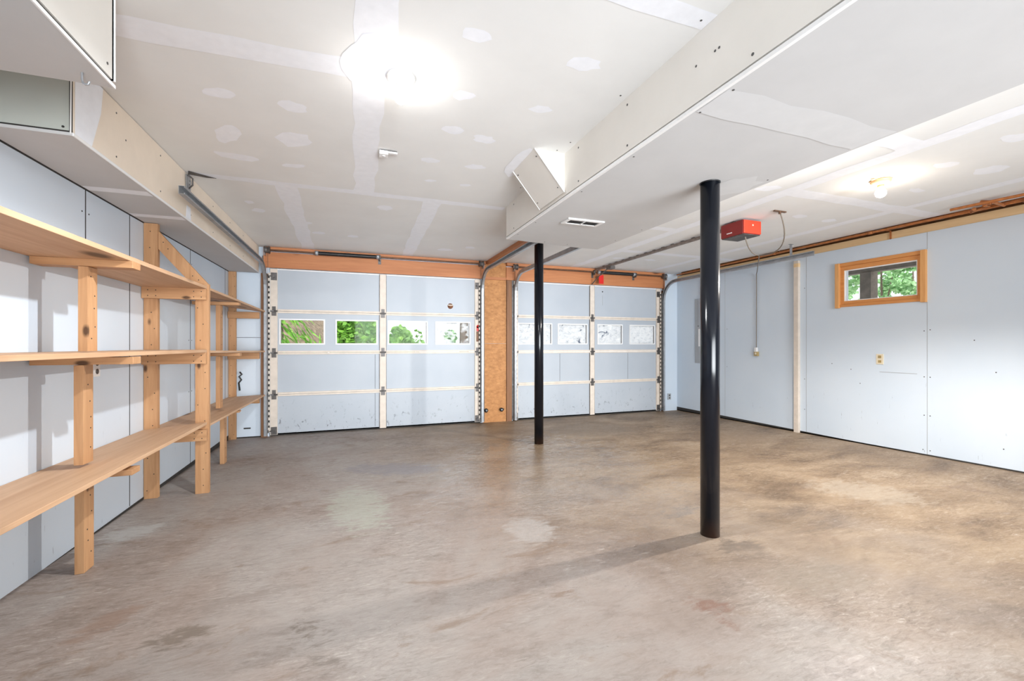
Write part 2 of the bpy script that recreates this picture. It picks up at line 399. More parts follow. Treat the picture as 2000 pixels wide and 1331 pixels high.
# ------------------------------------------------------------------ mesh collector
class MB:
    def __init__(s):
        s.v = []; s.f = []; s.m = []; s.sm = []
    def add(s, vs, fs, mi=0, smooth=False):
        o = len(s.v)
        s.v += [tuple(q) for q in vs]
        for f in fs:
            s.f.append([i + o for i in f]); s.m.append(mi); s.sm.append(smooth)
        return s
    def box(s, x0, x1, y0, y1, z0, z1, mi=0):
        vs = [(x, y, z) for x in (x0, x1) for y in (y0, y1) for z in (z0, z1)]
        return s.add(vs, [(0, 1, 3, 2), (4, 6, 7, 5), (0, 4, 5, 1), (2, 3, 7, 6), (0, 2, 6, 4), (1, 5, 7, 3)], mi)
    def hexa(s, lo, hi, mi=0):
        """eight corners: lo = four bottom points, hi = the four above them"""
        n = len(lo)
        fs = [tuple(reversed(range(n))), tuple(range(n, 2 * n))]
        fs += [(i, (i + 1) % n, n + (i + 1) % n, n + i) for i in range(n)]
        return s.add(list(lo) + list(hi), fs, mi)
    def prism(s, pts, off, mi=0):
        """polygon pts extruded by the vector off"""
        return s.hexa(pts, [tuple(a + b for a, b in zip(p, off)) for p in pts], mi)
    def tube(s, path, r, n=8, mi=0, cap=True, rs=None):
        P = [Vector(p) for p in path]
        t0 = (P[1] - P[0]).normalized()
        u = t0.orthogonal().normalized()
        rings = []
        for i, p in enumerate(P):
            a = P[max(i - 1, 0)]; b = P[min(i + 1, len(P) - 1)]
            t = (b - a).normalized()
            u = (u - t * u.dot(t))
            u = u.normalized() if u.length > 1e-6 else t.orthogonal().normalized()
            w_ = t.cross(u)
            rr = rs[i] if rs else r
            rings.append([p + (u * math.cos(2 * math.pi * k / n) + w_ * math.sin(2 * math.pi * k / n)) * rr for k in range(n)])
        vs = [q for g in rings for q in g]
        fs = []
        for i in range(len(P) - 1):
            for k in range(n):
                k2 = (k + 1) % n
                fs.append((i * n + k, i * n + k2, (i + 1) * n + k2, (i + 1) * n + k))
        s.add(vs, fs, mi, True)
        if cap:
            s.add(rings[0], [tuple(reversed(range(n)))], mi)
            s.add(rings[-1], [tuple(range(n))], mi)
        return s
    def lathe(s, c, prof, n=24, mi=0, axis='z', smooth=True):
        """prof: (radius, height along axis) pairs"""
        vs = []
        for r, h in prof:
            for k in range(n):
                a = 2 * math.pi * k / n
                p = (r * math.cos(a), r * math.sin(a), h)
                if axis == 'x': p = (p[2], p[0], p[1])
                if axis == 'y': p = (p[0], p[2], p[1])
                vs.append((c[0] + p[0], c[1] + p[1], c[2] + p[2]))
        fs = []
        for i in range(len(prof) - 1):
            for k in range(n):
                k2 = (k + 1) % n
                fs.append((i * n + k, i * n + k2, (i + 1) * n + k2, (i + 1) * n + k))
        fs.append(tuple(reversed(range(n))))
        fs.append(tuple(range((len(prof) - 1) * n, len(prof) * n)))
        return s.add(vs, fs, mi, smooth)
    def sweep(s, path, prof, side, mi=0):
        """open profile swept along a path lying in a plane x=const; prof = (across x, along normal) pairs"""
        P = [Vector(p) for p in path]
        X = Vector((1, 0, 0)) * side
        n = len(prof)
        vs = []
        for i, p in enumerate(P):
            a = P[max(i - 1, 0)]; b = P[min(i + 1, len(P) - 1)]
            t = (b - a).normalized()
            nn = t.cross(Vector((1, 0, 0))).normalized()
            for (q, h) in prof:
                vs.append(p + X * q + nn * h)
        fs = []
        for i in range(len(P) - 1):
            for k in range(n):
                k2 = (k + 1) % n
                fs.append((i * n + k, i * n + k2, (i + 1) * n + k2, (i + 1) * n + k))
        fs.append(tuple(reversed(range(n))))
        fs.append(tuple(range((len(P) - 1) * n, len(P) * n)))
        return s.add(vs, fs, mi)
    def dots(s, pts, nrm, r=0.004, mi=0, h=0.0015):
        """small round screw or nail heads; nrm is '+x', '-y' ..."""
        ax = nrm[1]; sg = 1 if nrm[0] == '+' else -1
        for p in pts:
            s.lathe(p, [(r, 0), (r, sg * h)] if sg > 0 else [(r, -h), (r, 0)], 8, mi, ax, False)
        return s
    def build(s, name, mats, parent=None, bevel=0, loc=None):
        me = bpy.data.meshes.new(name)
        o = bpy.data.objects.new(name, me)
        base = Vector((0, 0, 0))
        if parent is not None:
            q = parent
            while q is not None:
                base += q.location; q = q.parent
        if loc is not None:
            base = base + Vector(loc) if parent is not None else Vector(loc)
        vs = [tuple(Vector(v) - base) for v in s.v]
        me.from_pydata(vs, [], s.f)
        for p, mi, sm in zip(me.polygons, s.m, s.sm):
            p.material_index = mi; p.use_smooth = sm
        if not isinstance(mats, (list, tuple)): mats = [mats]
        for m_ in mats: me.materials.append(M[m_] if isinstance(m_, str) else m_)
        me.update()
        COL.objects.link(o)
        if loc is not None: o.location = loc
        if parent is not None: o.parent = parent
        if bevel:
            b = o.modifiers.new('bevel', 'BEVEL'); b.width = bevel; b.segments = 2; b.limit_method = 'ANGLE'
        return o

def tag(o, label, cat, group=None, kind=None):
    o['label'] = label; o['category'] = cat
    if group: o['group'] = group
    if kind: o['kind'] = kind
    return o

def thing(name, loc, label, cat, group=None, kind=None):
    o = bpy.data.objects.new(name, None)
    o.empty_display_size = 0.1
    o.location = loc
    COL.objects.link(o)
    return tag(o, label, cat, group, kind)

def copy_tree(o, parent=None):
    c = o.copy(); COL.objects.link(c); c.parent = parent
    for ch in list(o.children):
        copy_tree(ch, c)
    return c

def fz(y): return 0.051 - 0.017 * y          # the slab falls towards the garage doors
XL, XR, YB, YR, ZC = -1.515, 5.586, 6.484, -2.6, 2.44
# ------------------------------------------------------------------ room shell
b = MB()
n_ = 12
x0, x1 = XL - 0.12, XR + 0.35
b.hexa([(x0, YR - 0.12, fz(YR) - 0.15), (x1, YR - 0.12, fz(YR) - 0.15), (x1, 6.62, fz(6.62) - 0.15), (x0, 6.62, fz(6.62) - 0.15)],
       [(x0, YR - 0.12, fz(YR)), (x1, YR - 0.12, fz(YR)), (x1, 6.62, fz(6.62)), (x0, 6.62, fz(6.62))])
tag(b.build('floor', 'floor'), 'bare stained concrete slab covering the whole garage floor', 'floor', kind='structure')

PATCHES=[[(-0.573,2.569),(-0.589,2.591),(-0.609,2.613),(-0.641,2.621),(-0.67,2.621),(-0.699,2.619),(-0.727,2.606),(-0.723,2.579),(-0.705,2.552),(-0.67,2.538),(-0.641,2.521),(-0.611,2.523),(-0.589,2.533),(-0.577,2.549)],[(-0.252,2.594),(-0.247,2.622),(-0.276,2.64),(-0.311,2.648),(-0.346,2.644),(-0.363,2.621),(-0.379,2.603),(-0.388,2.58),(-0.377,2.555),(-0.354,2.536),(-0.321,2.527),(-0.293,2.544),(-0.261,2.548),(-0.243,2.569)],[(-0.646,3.033),(-0.672,3.085),(-0.697,3.139),(-0.732,3.159),(-0.777,3.21),(-0.804,3.191),(-0.806,3.14),(-0.793,3.086),(-0.786,3.029),(-0.748,2.984),(-0.711,2.939),(-0.674,2.927),(-0.655,2.952),(-0.645,2.987)],[(-0.253,3.006),(-0.277,3.053),(-0.316,3.083),(-0.357,3.108),(-0.409,3.129),(-0.428,3.079),(-0.446,3.047),(-0.467,3.008),(-0.437,2.965),(-0.409,2.924),(-0.366,2.906),(-0.323,2.909),(-0.271,2.908),(-0.272,2.964)],[(-0.626,3.428),(-0.654,3.448),(-0.68,3.471),(-0.741,3.466),(-0.796,3.458),(-0.855,3.444),(-0.868,3.415),(-0.883,3.388),(-0.875,3.36),(-0.811,3.36),(-0.765,3.358),(-0.714,3.362),(-0.652,3.373),(-0.624,3.401)],[(-0.341,3.434),(-0.347,3.45),(-0.37,3.465),(-0.396,3.479),(-0.425,3.479),(-0.461,3.485),(-0.485,3.476),(-0.492,3.459),(-0.476,3.439),(-0.455,3.42),(-0.416,3.417),(-0.388,3.409),(-0.349,3.402),(-0.332,3.415)],[(0.529,1.714),(0.539,1.734),(0.518,1.753),(0.495,1.771),(0.465,1.771),(0.441,1.767),(0.418,1.761),(0.416,1.743),(0.413,1.726),(0.417,1.704),(0.449,1.695),(0.473,1.694),(0.495,1.694),(0.515,1.701)],[(0.585,2.155),(0.575,2.177),(0.561,2.195),(0.538,2.206),(0.514,2.227),(0.489,2.215),(0.474,2.202),(0.469,2.186),(0.471,2.169),(0.481,2.152),(0.496,2.133),(0.523,2.134),(0.544,2.137),(0.569,2.14)],[(1.045,1.725),(1.069,1.746),(1.033,1.763),(1.016,1.783),(0.982,1.795),(0.947,1.785),(0.907,1.781),(0.902,1.756),(0.907,1.735),(0.915,1.716),(0.945,1.706),(0.971,1.694),(1.002,1.698),(1.042,1.7)],[(1.013,2.145),(1.006,2.163),(0.986,2.177),(0.971,2.19),(0.946,2.196),(0.922,2.195),(0.903,2.188),(0.879,2.18),(0.894,2.162),(0.906,2.148),(0.916,2.129),(0.946,2.126),(0.976,2.121),(0.992,2.135)],[(0.614,2.533),(0.607,2.557),(0.595,2.58),(0.57,2.595),(0.541,2.596),(0.52,2.585),(0.502,2.575),(0.48,2.561),(0.482,2.537),(0.498,2.514),(0.527,2.507),(0.552,2.497),(0.579,2.499),(0.598,2.514)],[(0.832,2.591),(0.824,2.613),(0.811,2.634),(0.785,2.647),(0.753,2.641),(0.718,2.643),(0.691,2.624),(0.7,2.598),(0.681,2.573),(0.699,2.552),(0.73,2.545),(0.76,2.554),(0.794,2.548),(0.805,2.573)],[(0.893,3.008),(0.884,3.03),(0.856,3.044),(0.835,3.056),(0.807,3.069),(0.776,3.064),(0.75,3.054),(0.734,3.036),(0.754,3.016),(0.771,3.002),(0.784,2.979),(0.817,2.987),(0.852,2.977),(0.862,2.997)],[(0.558,3.004),(0.554,3.025),(0.539,3.045),(0.509,3.056),(0.48,3.068),(0.459,3.055),(0.433,3.051),(0.432,3.032),(0.424,3.014),(0.443,2.994),(0.471,2.984),(0.498,2.977),(0.517,2.986),(0.533,2.994)],[(-0.806,4.714),(-0.82,4.744),(-0.837,4.775),(-0.866,4.783),(-0.888,4.77),(-0.909,4.761),(-0.927,4.741),(-0.921,4.708),(-0.901,4.684),(-0.891,4.65),(-0.863,4.637),(-0.842,4.655),(-0.818,4.659),(-0.81,4.685)],[(-0.852,4.474),(-0.866,4.491),(-0.879,4.504),(-0.895,4.514),(-0.914,4.518),(-0.919,4.494),(-0.925,4.479),(-0.93,4.46),(-0.924,4.438),(-0.907,4.427),(-0.89,4.422),(-0.872,4.418),(-0.858,4.432),(-0.861,4.455)],[(0.601,3.388),(0.588,3.401),(0.579,3.411),(0.566,3.424),(0.545,3.424),(0.524,3.427),(0.518,3.415),(0.501,3.408),(0.515,3.396),(0.525,3.386),(0.538,3.376),(0.557,3.373),(0.576,3.372),(0.594,3.376)],[(0.879,3.392),(0.866,3.404),(0.861,3.415),(0.846,3.426),(0.825,3.429),(0.804,3.43),(0.791,3.421),(0.791,3.41),(0.79,3.399),(0.793,3.385),(0.815,3.38),(0.835,3.372),(0.858,3.371),(0.87,3.381)],[(0.334,4.212),(0.328,4.247),(0.305,4.271),(0.285,4.304),(0.253,4.295),(0.22,4.294),(0.211,4.257),(0.191,4.228),(0.199,4.191),(0.22,4.164),(0.247,4.15),(0.274,4.155),(0.306,4.15),(0.319,4.182)],[(-0.424,5.031),(-0.442,5.057),(-0.458,5.077),(-0.479,5.091),(-0.505,5.109),(-0.52,5.087),(-0.546,5.079),(-0.538,5.048),(-0.533,5.02),(-0.512,5.0),(-0.49,4.98),(-0.468,4.988),(-0.445,4.989),(-0.422,5.001)],[(0.034,5.464),(0.038,5.492),(0.016,5.513),(-0.007,5.529),(-0.03,5.528),(-0.05,5.521),(-0.082,5.519),(-0.085,5.488),(-0.078,5.457),(-0.059,5.43),(-0.033,5.408),(-0.007,5.42),(0.02,5.417),(0.035,5.437)],[(-0.325,5.419),(-0.325,5.449),(-0.352,5.476),(-0.382,5.499),(-0.411,5.487),(-0.442,5.493),(-0.461,5.475),(-0.467,5.449),(-0.455,5.42),(-0.436,5.392),(-0.403,5.383),(-0.371,5.364),(-0.35,5.381),(-0.329,5.394)],[(1.261,5.804),(1.252,5.843),(1.218,5.87),(1.184,5.888),(1.144,5.898),(1.1,5.899),(1.057,5.882),(1.042,5.845),(1.063,5.809),(1.084,5.779),(1.113,5.748),(1.158,5.754),(1.198,5.757),(1.217,5.784)],[(1.495,5.578),(1.503,5.603),(1.492,5.629),(1.464,5.645),(1.431,5.646),(1.395,5.651),(1.374,5.628),(1.372,5.601),(1.375,5.579),(1.37,5.548),(1.399,5.529),(1.435,5.523),(1.466,5.536),(1.485,5.556)],[(4.008,1.803),(4.028,1.814),(4.028,1.835),(4.032,1.861),(3.998,1.888),(3.955,1.905),(3.921,1.899),(3.892,1.895),(3.875,1.882),(3.856,1.863),(3.893,1.837),(3.91,1.809),(3.95,1.793),(3.987,1.789)],[(4.43,1.708),(4.452,1.748),(4.482,1.777),(4.469,1.815),(4.45,1.846),(4.417,1.867),(4.377,1.884),(4.337,1.871),(4.307,1.849),(4.257,1.826),(4.284,1.784),(4.286,1.741),(4.33,1.718),(4.378,1.707)],[(4.061,2.596),(4.089,2.613),(4.092,2.64),(4.075,2.663),(4.046,2.679),(4.012,2.69),(3.974,2.689),(3.946,2.673),(3.929,2.654),(3.935,2.631),(3.929,2.606),(3.962,2.593),(3.996,2.592),(4.026,2.592)],[(4.463,2.218),(4.462,2.235),(4.466,2.25),(4.455,2.265),(4.423,2.276),(4.378,2.272),(4.34,2.268),(4.309,2.258),(4.306,2.243),(4.281,2.228),(4.323,2.22),(4.337,2.203),(4.382,2.21),(4.416,2.214)],[(4.239,3.06),(4.261,3.084),(4.251,3.107),(4.25,3.13),(4.225,3.143),(4.194,3.153),(4.161,3.138),(4.122,3.132),(4.097,3.109),(4.099,3.083),(4.105,3.059),(4.131,3.042),(4.17,3.047),(4.206,3.044)],[(3.267,2.568),(3.276,2.595),(3.257,2.624),(3.251,2.654),(3.217,2.683),(3.17,2.683),(3.127,2.691),(3.088,2.681),(3.083,2.652),(3.106,2.624),(3.11,2.595),(3.151,2.578),(3.19,2.554),(3.231,2.558)],[(4.656,3.059),(4.689,3.073),(4.688,3.099),(4.671,3.12),(4.657,3.144),(4.621,3.155),(4.582,3.152),(4.549,3.138),(4.534,3.114),(4.528,3.09),(4.541,3.067),(4.566,3.051),(4.595,3.034),(4.629,3.047)],[(3.873,1.428),(3.914,1.434),(3.922,1.458),(3.92,1.482),(3.9,1.503),(3.862,1.511),(3.826,1.513),(3.795,1.504),(3.752,1.498),(3.735,1.474),(3.746,1.449),(3.781,1.436),(3.8,1.41),(3.844,1.409)],[(3.87,3.505),(3.877,3.542),(3.908,3.575),(3.887,3.614),(3.857,3.645),(3.814,3.643),(3.772,3.663),(3.751,3.626),(3.72,3.604),(3.727,3.567),(3.734,3.531),(3.752,3.491),(3.796,3.478),(3.839,3.478)],[(3.806,5.525),(3.817,5.552),(3.812,5.58),(3.763,5.584),(3.727,5.597),(3.673,5.601),(3.628,5.575),(3.594,5.546),(3.608,5.518),(3.608,5.489),(3.641,5.47),(3.691,5.467),(3.741,5.48),(3.776,5.502)],[(4.294,5.463),(4.338,5.491),(4.329,5.523),(4.28,5.531),(4.246,5.55),(4.197,5.536),(4.15,5.522),(4.112,5.496),(4.119,5.465),(4.118,5.437),(4.155,5.424),(4.191,5.412),(4.234,5.427),(4.275,5.438)]]

def strip(xa, ya, xb, yb, wd, seed=0, seg=0.16):
    """ragged band of joint compound between two points, width wd"""
    rnd = random.Random(seed)
    d = Vector((xb - xa, yb - ya)); L = d.length; d /= L; nn = Vector((-d.y, d.x))
    k = max(2, int(L / seg)); A = []; B_ = []
    for i in range(k + 1):
        p = Vector((xa, ya)) + d * L * i / k
        A.append(p + nn * wd / 2 * rnd.uniform(0.82, 1.12))
        B_.append(p - nn * wd / 2 * rnd.uniform(0.82, 1.12))
    return A, B_
def add_strip(b, A, B_, z, mi=1):
    vs = [(p.x, p.y, z) for p in A] + [(p.x, p.y, z) for p in B_]
    k = len(A)
    b.add(vs, [(i, i + 1, k + i + 1, k + i) for i in range(k - 1)], mi)
def blob(cx, cy, r, seed, sx=1, sy=1, n=16, j=0.25):
    rnd = random.Random(seed)
    return [(cx + r * sx * math.cos(2 * math.pi * i / n) * rnd.uniform(1 - j, 1 + j * 0.5), cy + r * sy * math.sin(2 * math.pi * i / n) * rnd.uniform(1 - j, 1 + j * 0.5)) for i in range(n)]

b = MB()
b.box(XL - 0.12, 5.46, YR - 0.12, 6.62, ZC, ZC + 0.015, 0)
for p in PATCHES:
    b.add([(x, y, ZC - 0.0005) for x, y in p], [tuple(range(len(p)))], 1)
SEAMS = [(0.085, YR, 0.075, 2.0, 0.17), (0.065, 2.0, 0.075, 3.82, 0.16), (-1.17, 2.178, 0.05, 2.135, 0.15),
         (0.16, 1.345, 1.32, 1.345, 0.09), (-1.17, 3.87, 1.32, 3.87, 0.10), (-0.525, 3.9, -0.585, 6.42, 0.16), (0.655, 3.9, 0.71, 6.42, 0.16),
         (3.42, YR, 3.40, 6.4, 0.14), (4.84, YR, 4.86, 6.4, 0.13), (2.35, 1.75, 3.42, 1.75, 0.16), (2.35, 3.95, 3.42, 3.95, 0.12),
         (3.42, 2.62, 5.44, 2.62, 0.15), (3.42, 5.06, 5.44, 5.06, 0.14), (3.42, 0.3, 5.44, 0.3, 0.14), (-0.5, -0.3, 1.32, -0.3, 0.15)]
for i, (xa, ya, xb, yb, wd) in enumerate(SEAMS):
    A, B_ = strip(xa, ya, xb, yb, wd, i)
    add_strip(b, A, B_, ZC - 0.0006 - 0.00005 * i)
p = blob(0.10, 2.10, 0.17, 5, 0.95, 1.35, 22, 0.15)
b.add([(x, y, ZC - 0.0015) for x, y in p], [tuple(range(len(p)))], 1)
# patch beside the drywall chute
p = blob(1.10, 2.86, 0.11, 9, 0.8, 2.4, 16, 0.2)
b.add([(x, y, ZC - 0.0016) for x, y in p], [tuple(range(len(p)))], 1)
b.dots([(1.28, 2.45, ZC), (1.28, 1.9, ZC), (1.28, 1.35, ZC), (1.27, 3.3, ZC), (1.25, 2.58, ZC)], '-z', 0.005, 2)
tag(b.build('ceiling', ['ceiling_board', 'compound', 'screw']), 'unpainted drywall ceiling with white taped seams and screw patches', 'ceiling', kind='structure')

# left wall with board seams and screw marks
b = MB()
b.box(XL - 0.12, XL, YR - 0.12, 6.62, -0.15, ZC + 0.3, 0)
for y in (0.86, 2.08, 3.305, 3.845, 5.06, 6.27):
    b.box(XL - 0.001, XL + 0.0012, y - 0.004, y + 0.004, fz(y) + 0.02, 2.098, 1)
for y in (0.9, 2.12, 3.27, 3.34, 5.02, 5.10):
    b.dots([(XL, y, z) for z in (0.25, 0.7, 1.2, 1.7, 1.95)], '+x', 0.005, 1)
b.box(XL - 0.001, XL + 0.004, YR, 6.4, -0.1, 0.0, 1)
b.box(XL - 0.001, XL + 0.0025, YR, 6.45, 2.085, 2.098, 1)
tag(b.build('wall_left', ['wall', 'gap']), 'pale blue left garage wall behind the wooden shelving', 'wall', kind='structure')

# back wall around the two door openings
D1 = (-1.065, 1.83); D2 = (2.36, 5.225); DT = 2.17
b = MB()
for xa, xb, za, zb in ((XL - 0.12, D1[0], -0.15, ZC + 0.02), (D1[0], D1[1], DT, ZC + 0.02), (D1[1], D2[0], -0.15, ZC + 0.02), (D2[0], D2[1], DT, ZC + 0.02), (D2[1], XR + 0.35, -0.15, 2.75)):
    b.box(xa, xb, YB, YB + 0.14, za, zb, 0)
b.box(XL, D1[0], YB - 0.003, YB + 0.001, 1.245, 1.25, 1)
b.box(-1.36, -1.28, YB - 0.002, YB + 0.001, 0.055, 0.072, 1)
b.box(XL, -1.16, YB - 0.004, YB + 0.001, -0.07, -0.045, 1)
tag(b.build('wall_back', ['wall', 'gap']), 'pale blue end wall around both garage doors', 'wall', kind='structure')

# right wall with window opening; top plate and open joist gap above it
WY = (2.80, 3.63); WZ = (1.64, 2.12)
b = MB()
T = 2.326
b.box(XR, XR + 0.02, WY[1], YB, -0.15, T, 0)
b.box(XR, XR + 0.02, YR - 0.12, WY[0], -0.15, T, 0)
b.box(XR, XR + 0.02, WY[0], WY[1], -0.15, WZ[0], 0)
b.box(XR, XR + 0.02, WY[0], WY[1], WZ[1], T, 0)
for y0_, y1_ in ((YR - 0.12, WY[0]), (WY[1], YB)):
    b.box(XR + 0.02, XR + 0.16, y0_, y1_, -0.15, T, 0)
b.box(XR + 0.02, XR + 0.16, WY[0], WY[1], -0.15, WZ[0], 0)
b.box(XR + 0.02, XR + 0.16, WY[0], WY[1], WZ[1], T, 0)
for y in (4.046, 2.764, 5.38, 1.54, 0.3):
    b.box(XR - 0.0012, XR + 0.001, y - 0.002, y + 0.002, fz(y) + 0.01, 1.60 if abs(y - 2.764) < .01 else T, 2)
b.box(XR - 0.0012, XR + 0.001, 2.762, 2.766, 2.15, T, 2)
b.box(XR - 0.003, XR + 0.001, YR, YB, -0.09, 0.006, 1)
b.hexa([(XR - 0.003, YR, fz(YR)), (XR + 0.001, YR, fz(YR)), (XR + 0.001, YB, fz(YB)), (XR - 0.003, YB, fz(YB))],
       [(XR - 0.003, YR, fz(YR) + 0.013), (XR + 0.001, YR, fz(YR) + 0.013), (XR + 0.001, YB, fz(YB) + 0.013), (XR - 0.003, YB, fz(YB) + 0.013)], 1)
b.dots([(XR, 3.72, 0.92), (XR, 2.79, 0.82), (XR, 2.74, 0.82), (XR, 2.79, 0.42), (XR, 2.74, 0.42), (XR, 2.79, 1.30), (XR, 2.74, 1.31), (XR, 2.25, 0.9), (XR, 3.4, 0.7), (XR, 3.5, 0.86), (XR, 2.2, 0.2), (XR, 2.4, 1.2),
        (XR, 2.74, 0.06), (XR, 2.80, 0.06), (XR, 4.07, 0.3), (XR, 4.07, 0.7), (XR, 4.07, 1.9), (XR, 5.34, 1.4), (XR, 5.34, 0.8)], '-x', 0.005, 1)
b.box(XR - 0.001, XR, 2.85, 3.2, 0.845, 0.85, 2)
tag(b.build('wall_right', ['wall', 'gap', 'grey_metal']), 'pale blue right garage wall with a small high window', 'wall', kind='structure')
b = MB()
b.box(XR + 0.008, XR + 0.16, YR - 0.12, YB, T, 2.408, 0)
b.box(XR + 0.002, XR + 0.012, 3.09, 3.10, T, 2.408, 1)
tag(b.build('trim_1', ['pale_pine', 'gap']), 'pale pine plate running along the top of the right wall', 'trim', kind='structure')
b = MB()
b.box(XR + 0.10, XR + 0.13, YR - 0.12, YB, 2.408, 2.76, 0)
b.box(5.40, XR + 0.13, YR - 0.12, YB, 2.70, 2.73, 0)
b.box(5.40, 5.43, YR - 0.12, YB, ZC + 0.015, 2.72, 0)
for k in range(22):
    y = YR + 0.2 + 0.406 * k
    b.box(5.43, XR + 0.10, y, y + 0.04, 2.46, 2.70, 0)
tag(b.build('trim_2', ['brown_woodY']), 'dark brown joist gap above the top of the right wall', 'trim', kind='structure')
b = MB()
b.box(XL - 0.12, -0.1, YR - 0.12, YR, -0.1, ZC + 0.3)
b.box(4.1, XR + 0.35, YR - 0.12, YR, -0.1, ZC + 0.3)
b.box(-0.1, 4.1, YR - 0.12, YR, 2.24, ZC + 0.3)  # opening made up in this unseen wall to let fill light in
tag(b.build('wall_rear', 'wall'), 'pale blue rear garage wall with a wide opening added for light', 'wall', kind='structure')

# ------------------------------------------------------------------ drywall boxes
# long beam enclosure across the ceiling
BX0, BX1, BZ = 1.321, 2.345, 2.138
foot = [(BX0, YR + 0.01), (BX1, YR + 0.01), (BX1, 3.90), (2.09, 3.895), (BX0, 3.80)]
t = thing('ceiling_beam_enclosure', (BX0, YR, BZ), 'long boxed-in drywall beam crossing the ceiling from the foreground to above the far black column', 'beam enclosure')
b = MB()
b.prism([(x, y, BZ + 0.022) for x, y in foot], (0, 0, ZC - BZ - 0.022), 0)
zs = [0.0, 0.6, 1.15, 1.9, 2.42, 3.0, 3.6]
b.dots([(BX0, y, z) for y in zs for z in (2.19, 2.40)], '-x', 0.006, 1)
b.dots([(BX0, y, 2.31) for y in (1.32, 1.42, 1.30)], '-x', 0.005, 1)
b.build('side_panel', ['drywall_cream', 'screw'], t)
b = MB()
b.prism([(x + (0.012 if x < 2 else -0.012), y - 0.01 * (y > 0), BZ + 0.012) for x, y in foot], (0, 0, 0.012), 0)
b.build('shadow_gap', 'gap', t)
b = MB()
b.prism([(x, y, BZ) for x, y in foot], (0, 0, 0.012), 0)
A, B_ = strip(1.34, 1.36, 2.33, 1.36, 0.20, 31)
add_strip(b, A, B_, BZ - 0.001, 3)
A, B_ = strip(1.34, -1.0, 2.33, -1.0, 0.18, 32)
add_strip(b, A, B_, BZ - 0.001, 3)
p = blob(2.19, 2.06, 0.17, 12, 0.9, 1.0)
b.add([(x, y, BZ - 0.0012) for x, y in p], [tuple(range(len(p)))], 3)
b.dots([(1.36, y, BZ) for y in (1.27, 1.44, 1.9, 2.45, 3.2, 3.6)] + [(2.30, y, BZ) for y in (0.8, 1.9, 3.1, 3.5)] + [(1.7, 3.78, BZ), (1.95, 3.80, BZ)], '-z', 0.005, 2)
b.build('bottom_panel', ['drywall_grey', 'compound', 'screw', 'compound_thin'], t)
b = MB()
b.box(BX0 - 0.003, BX0 + 0.012, YR + 0.01, 3.80, BZ - 0.002, BZ + 0.013)
b.build('corner_bead', 'white_edge', t)

# slanted chute box on the beam's side
t = thing('drywall_chute', (1.321, 2.8, 2.2), 'small slanted drywall wedge box against the side of the ceiling beam', 'drywall box')
b = MB()
A0 = (1.106, 2.61, ZC); A1 = (BX0, 2.61, ZC); A2 = (BX0, 2.61, 2.185)
b.prism([A0, A1, A2], (0, 0.39, 0), 0)
b.build('side_board', 'drywall_cream', t)
b = MB()
dx, dz = BX0 - 1.106, 2.185 - ZC
L = math.hypot(dx, dz); nx, nz = dz / L * 0.012, -dx / L * 0.012
b.prism([(1.106, 2.600, ZC - 0.002), (BX0 - 0.002, 2.600, 2.185), (BX0 - 0.002 + nx, 2.600, 2.185 + nz), (1.106 + nx, 2.600, ZC - 0.002)], (0, 0.41, 0), 0)
for yy in (2.596, 3.004):
    b.tube([(1.106 + nx, yy, ZC - 0.002 + nz * 0.2), (BX0 + nx, yy, 2.185 + nz)], 0.004, 6, 1)
for q in (0.12, 0.85):
    for yy in (2.63, 2.97):
        b.lathe((1.106 + dx * q + nx, yy, ZC + dz * q + nz), [(0.005, -0.003), (0.005, 0.002)], 8, 2)
b.build('sloping_board', ['drywall_cream', 'white_edge', 'screw'], t)

# left soffit along the wall
SX = -1.179
t = thing('wall_soffit', (XL, 2.48, 2.098), 'tan-sided drywall soffit above the shelves along the left wall', 'soffit')
b = MB()
b.box(SX - 0.012, SX, 2.48, 6.44, 2.098, ZC - 0.004, 0)
b.prism([(SX + 0.001, 2.49, 2.10), (SX + 0.001, 2.62, 2.10), (SX + 0.001, 2.66, 2.2), (SX + 0.001, 2.70, 2.3), (SX + 0.001, 2.72, ZC - 0.006), (SX + 0.001, 2.49, ZC - 0.006)], (0.0008, 0, 0), 1)
b.prism([(SX + 0.001, 3.84, 2.10), (SX + 0.001, 3.95, 2.10), (SX + 0.001, 3.94, 2.20), (SX + 0.001, 3.86, 2.20)], (0.0008, 0, 0), 1)
b.dots([(SX, 2.85 + 0.55 * k, z) for k in range(6) for z in (2.15, 2.38)] + [(SX, 2.95, 2.28)], '+x', 0.005, 2)
b.build('side_panel', ['drywall_tan', 'compound', 'screw'], t)
b = MB()
b.box(XL + 0.006, SX - 0.013, 2.482, 6.44, 2.106, 2.12, 1)
b.box(XL + 0.006, SX + 0.002, 2.478, 6.44, 2.092, 2.106, 0)
A, B_ = strip(XL + 0.01, 3.28, SX - 0.01, 3.28, 0.09, 41)
add_strip(b, A, B_, 2.091, 2)
A, B_ = strip(XL + 0.01, 3.84, SX - 0.01, 3.84, 0.09, 42)
add_strip(b, A, B_, 2.091, 2)
b.build('bottom_panel', ['drywall_grey', 'gap', 'compound'], t)
b = MB()
b.box(XL + 0.006, SX - 0.014, 2.480, 2.492, 2.114, ZC - 0.004, 0)
b.box(SX - 0.014, SX - 0.002, 2.479, 2.485, 2.10, ZC - 0.004, 1)
b.lathe((SX - 0.035, 2.479, 2.128), [(0.005, -0.002), (0.005, 0.002)], 8, 1, 'y')
b.build('end_panel', ['drywall_green', 'gap'], t)
b = MB()
b.box(SX - 0.001, SX + 0.004, 2.476, 6.44, 2.090, 2.104)
b.tube([(SX - 0.008, 2.477, 2.10), (SX - 0.006, 2.477, ZC - 0.01)], 0.003, 6)
b.build('corner_bead', 'white_edge', t)

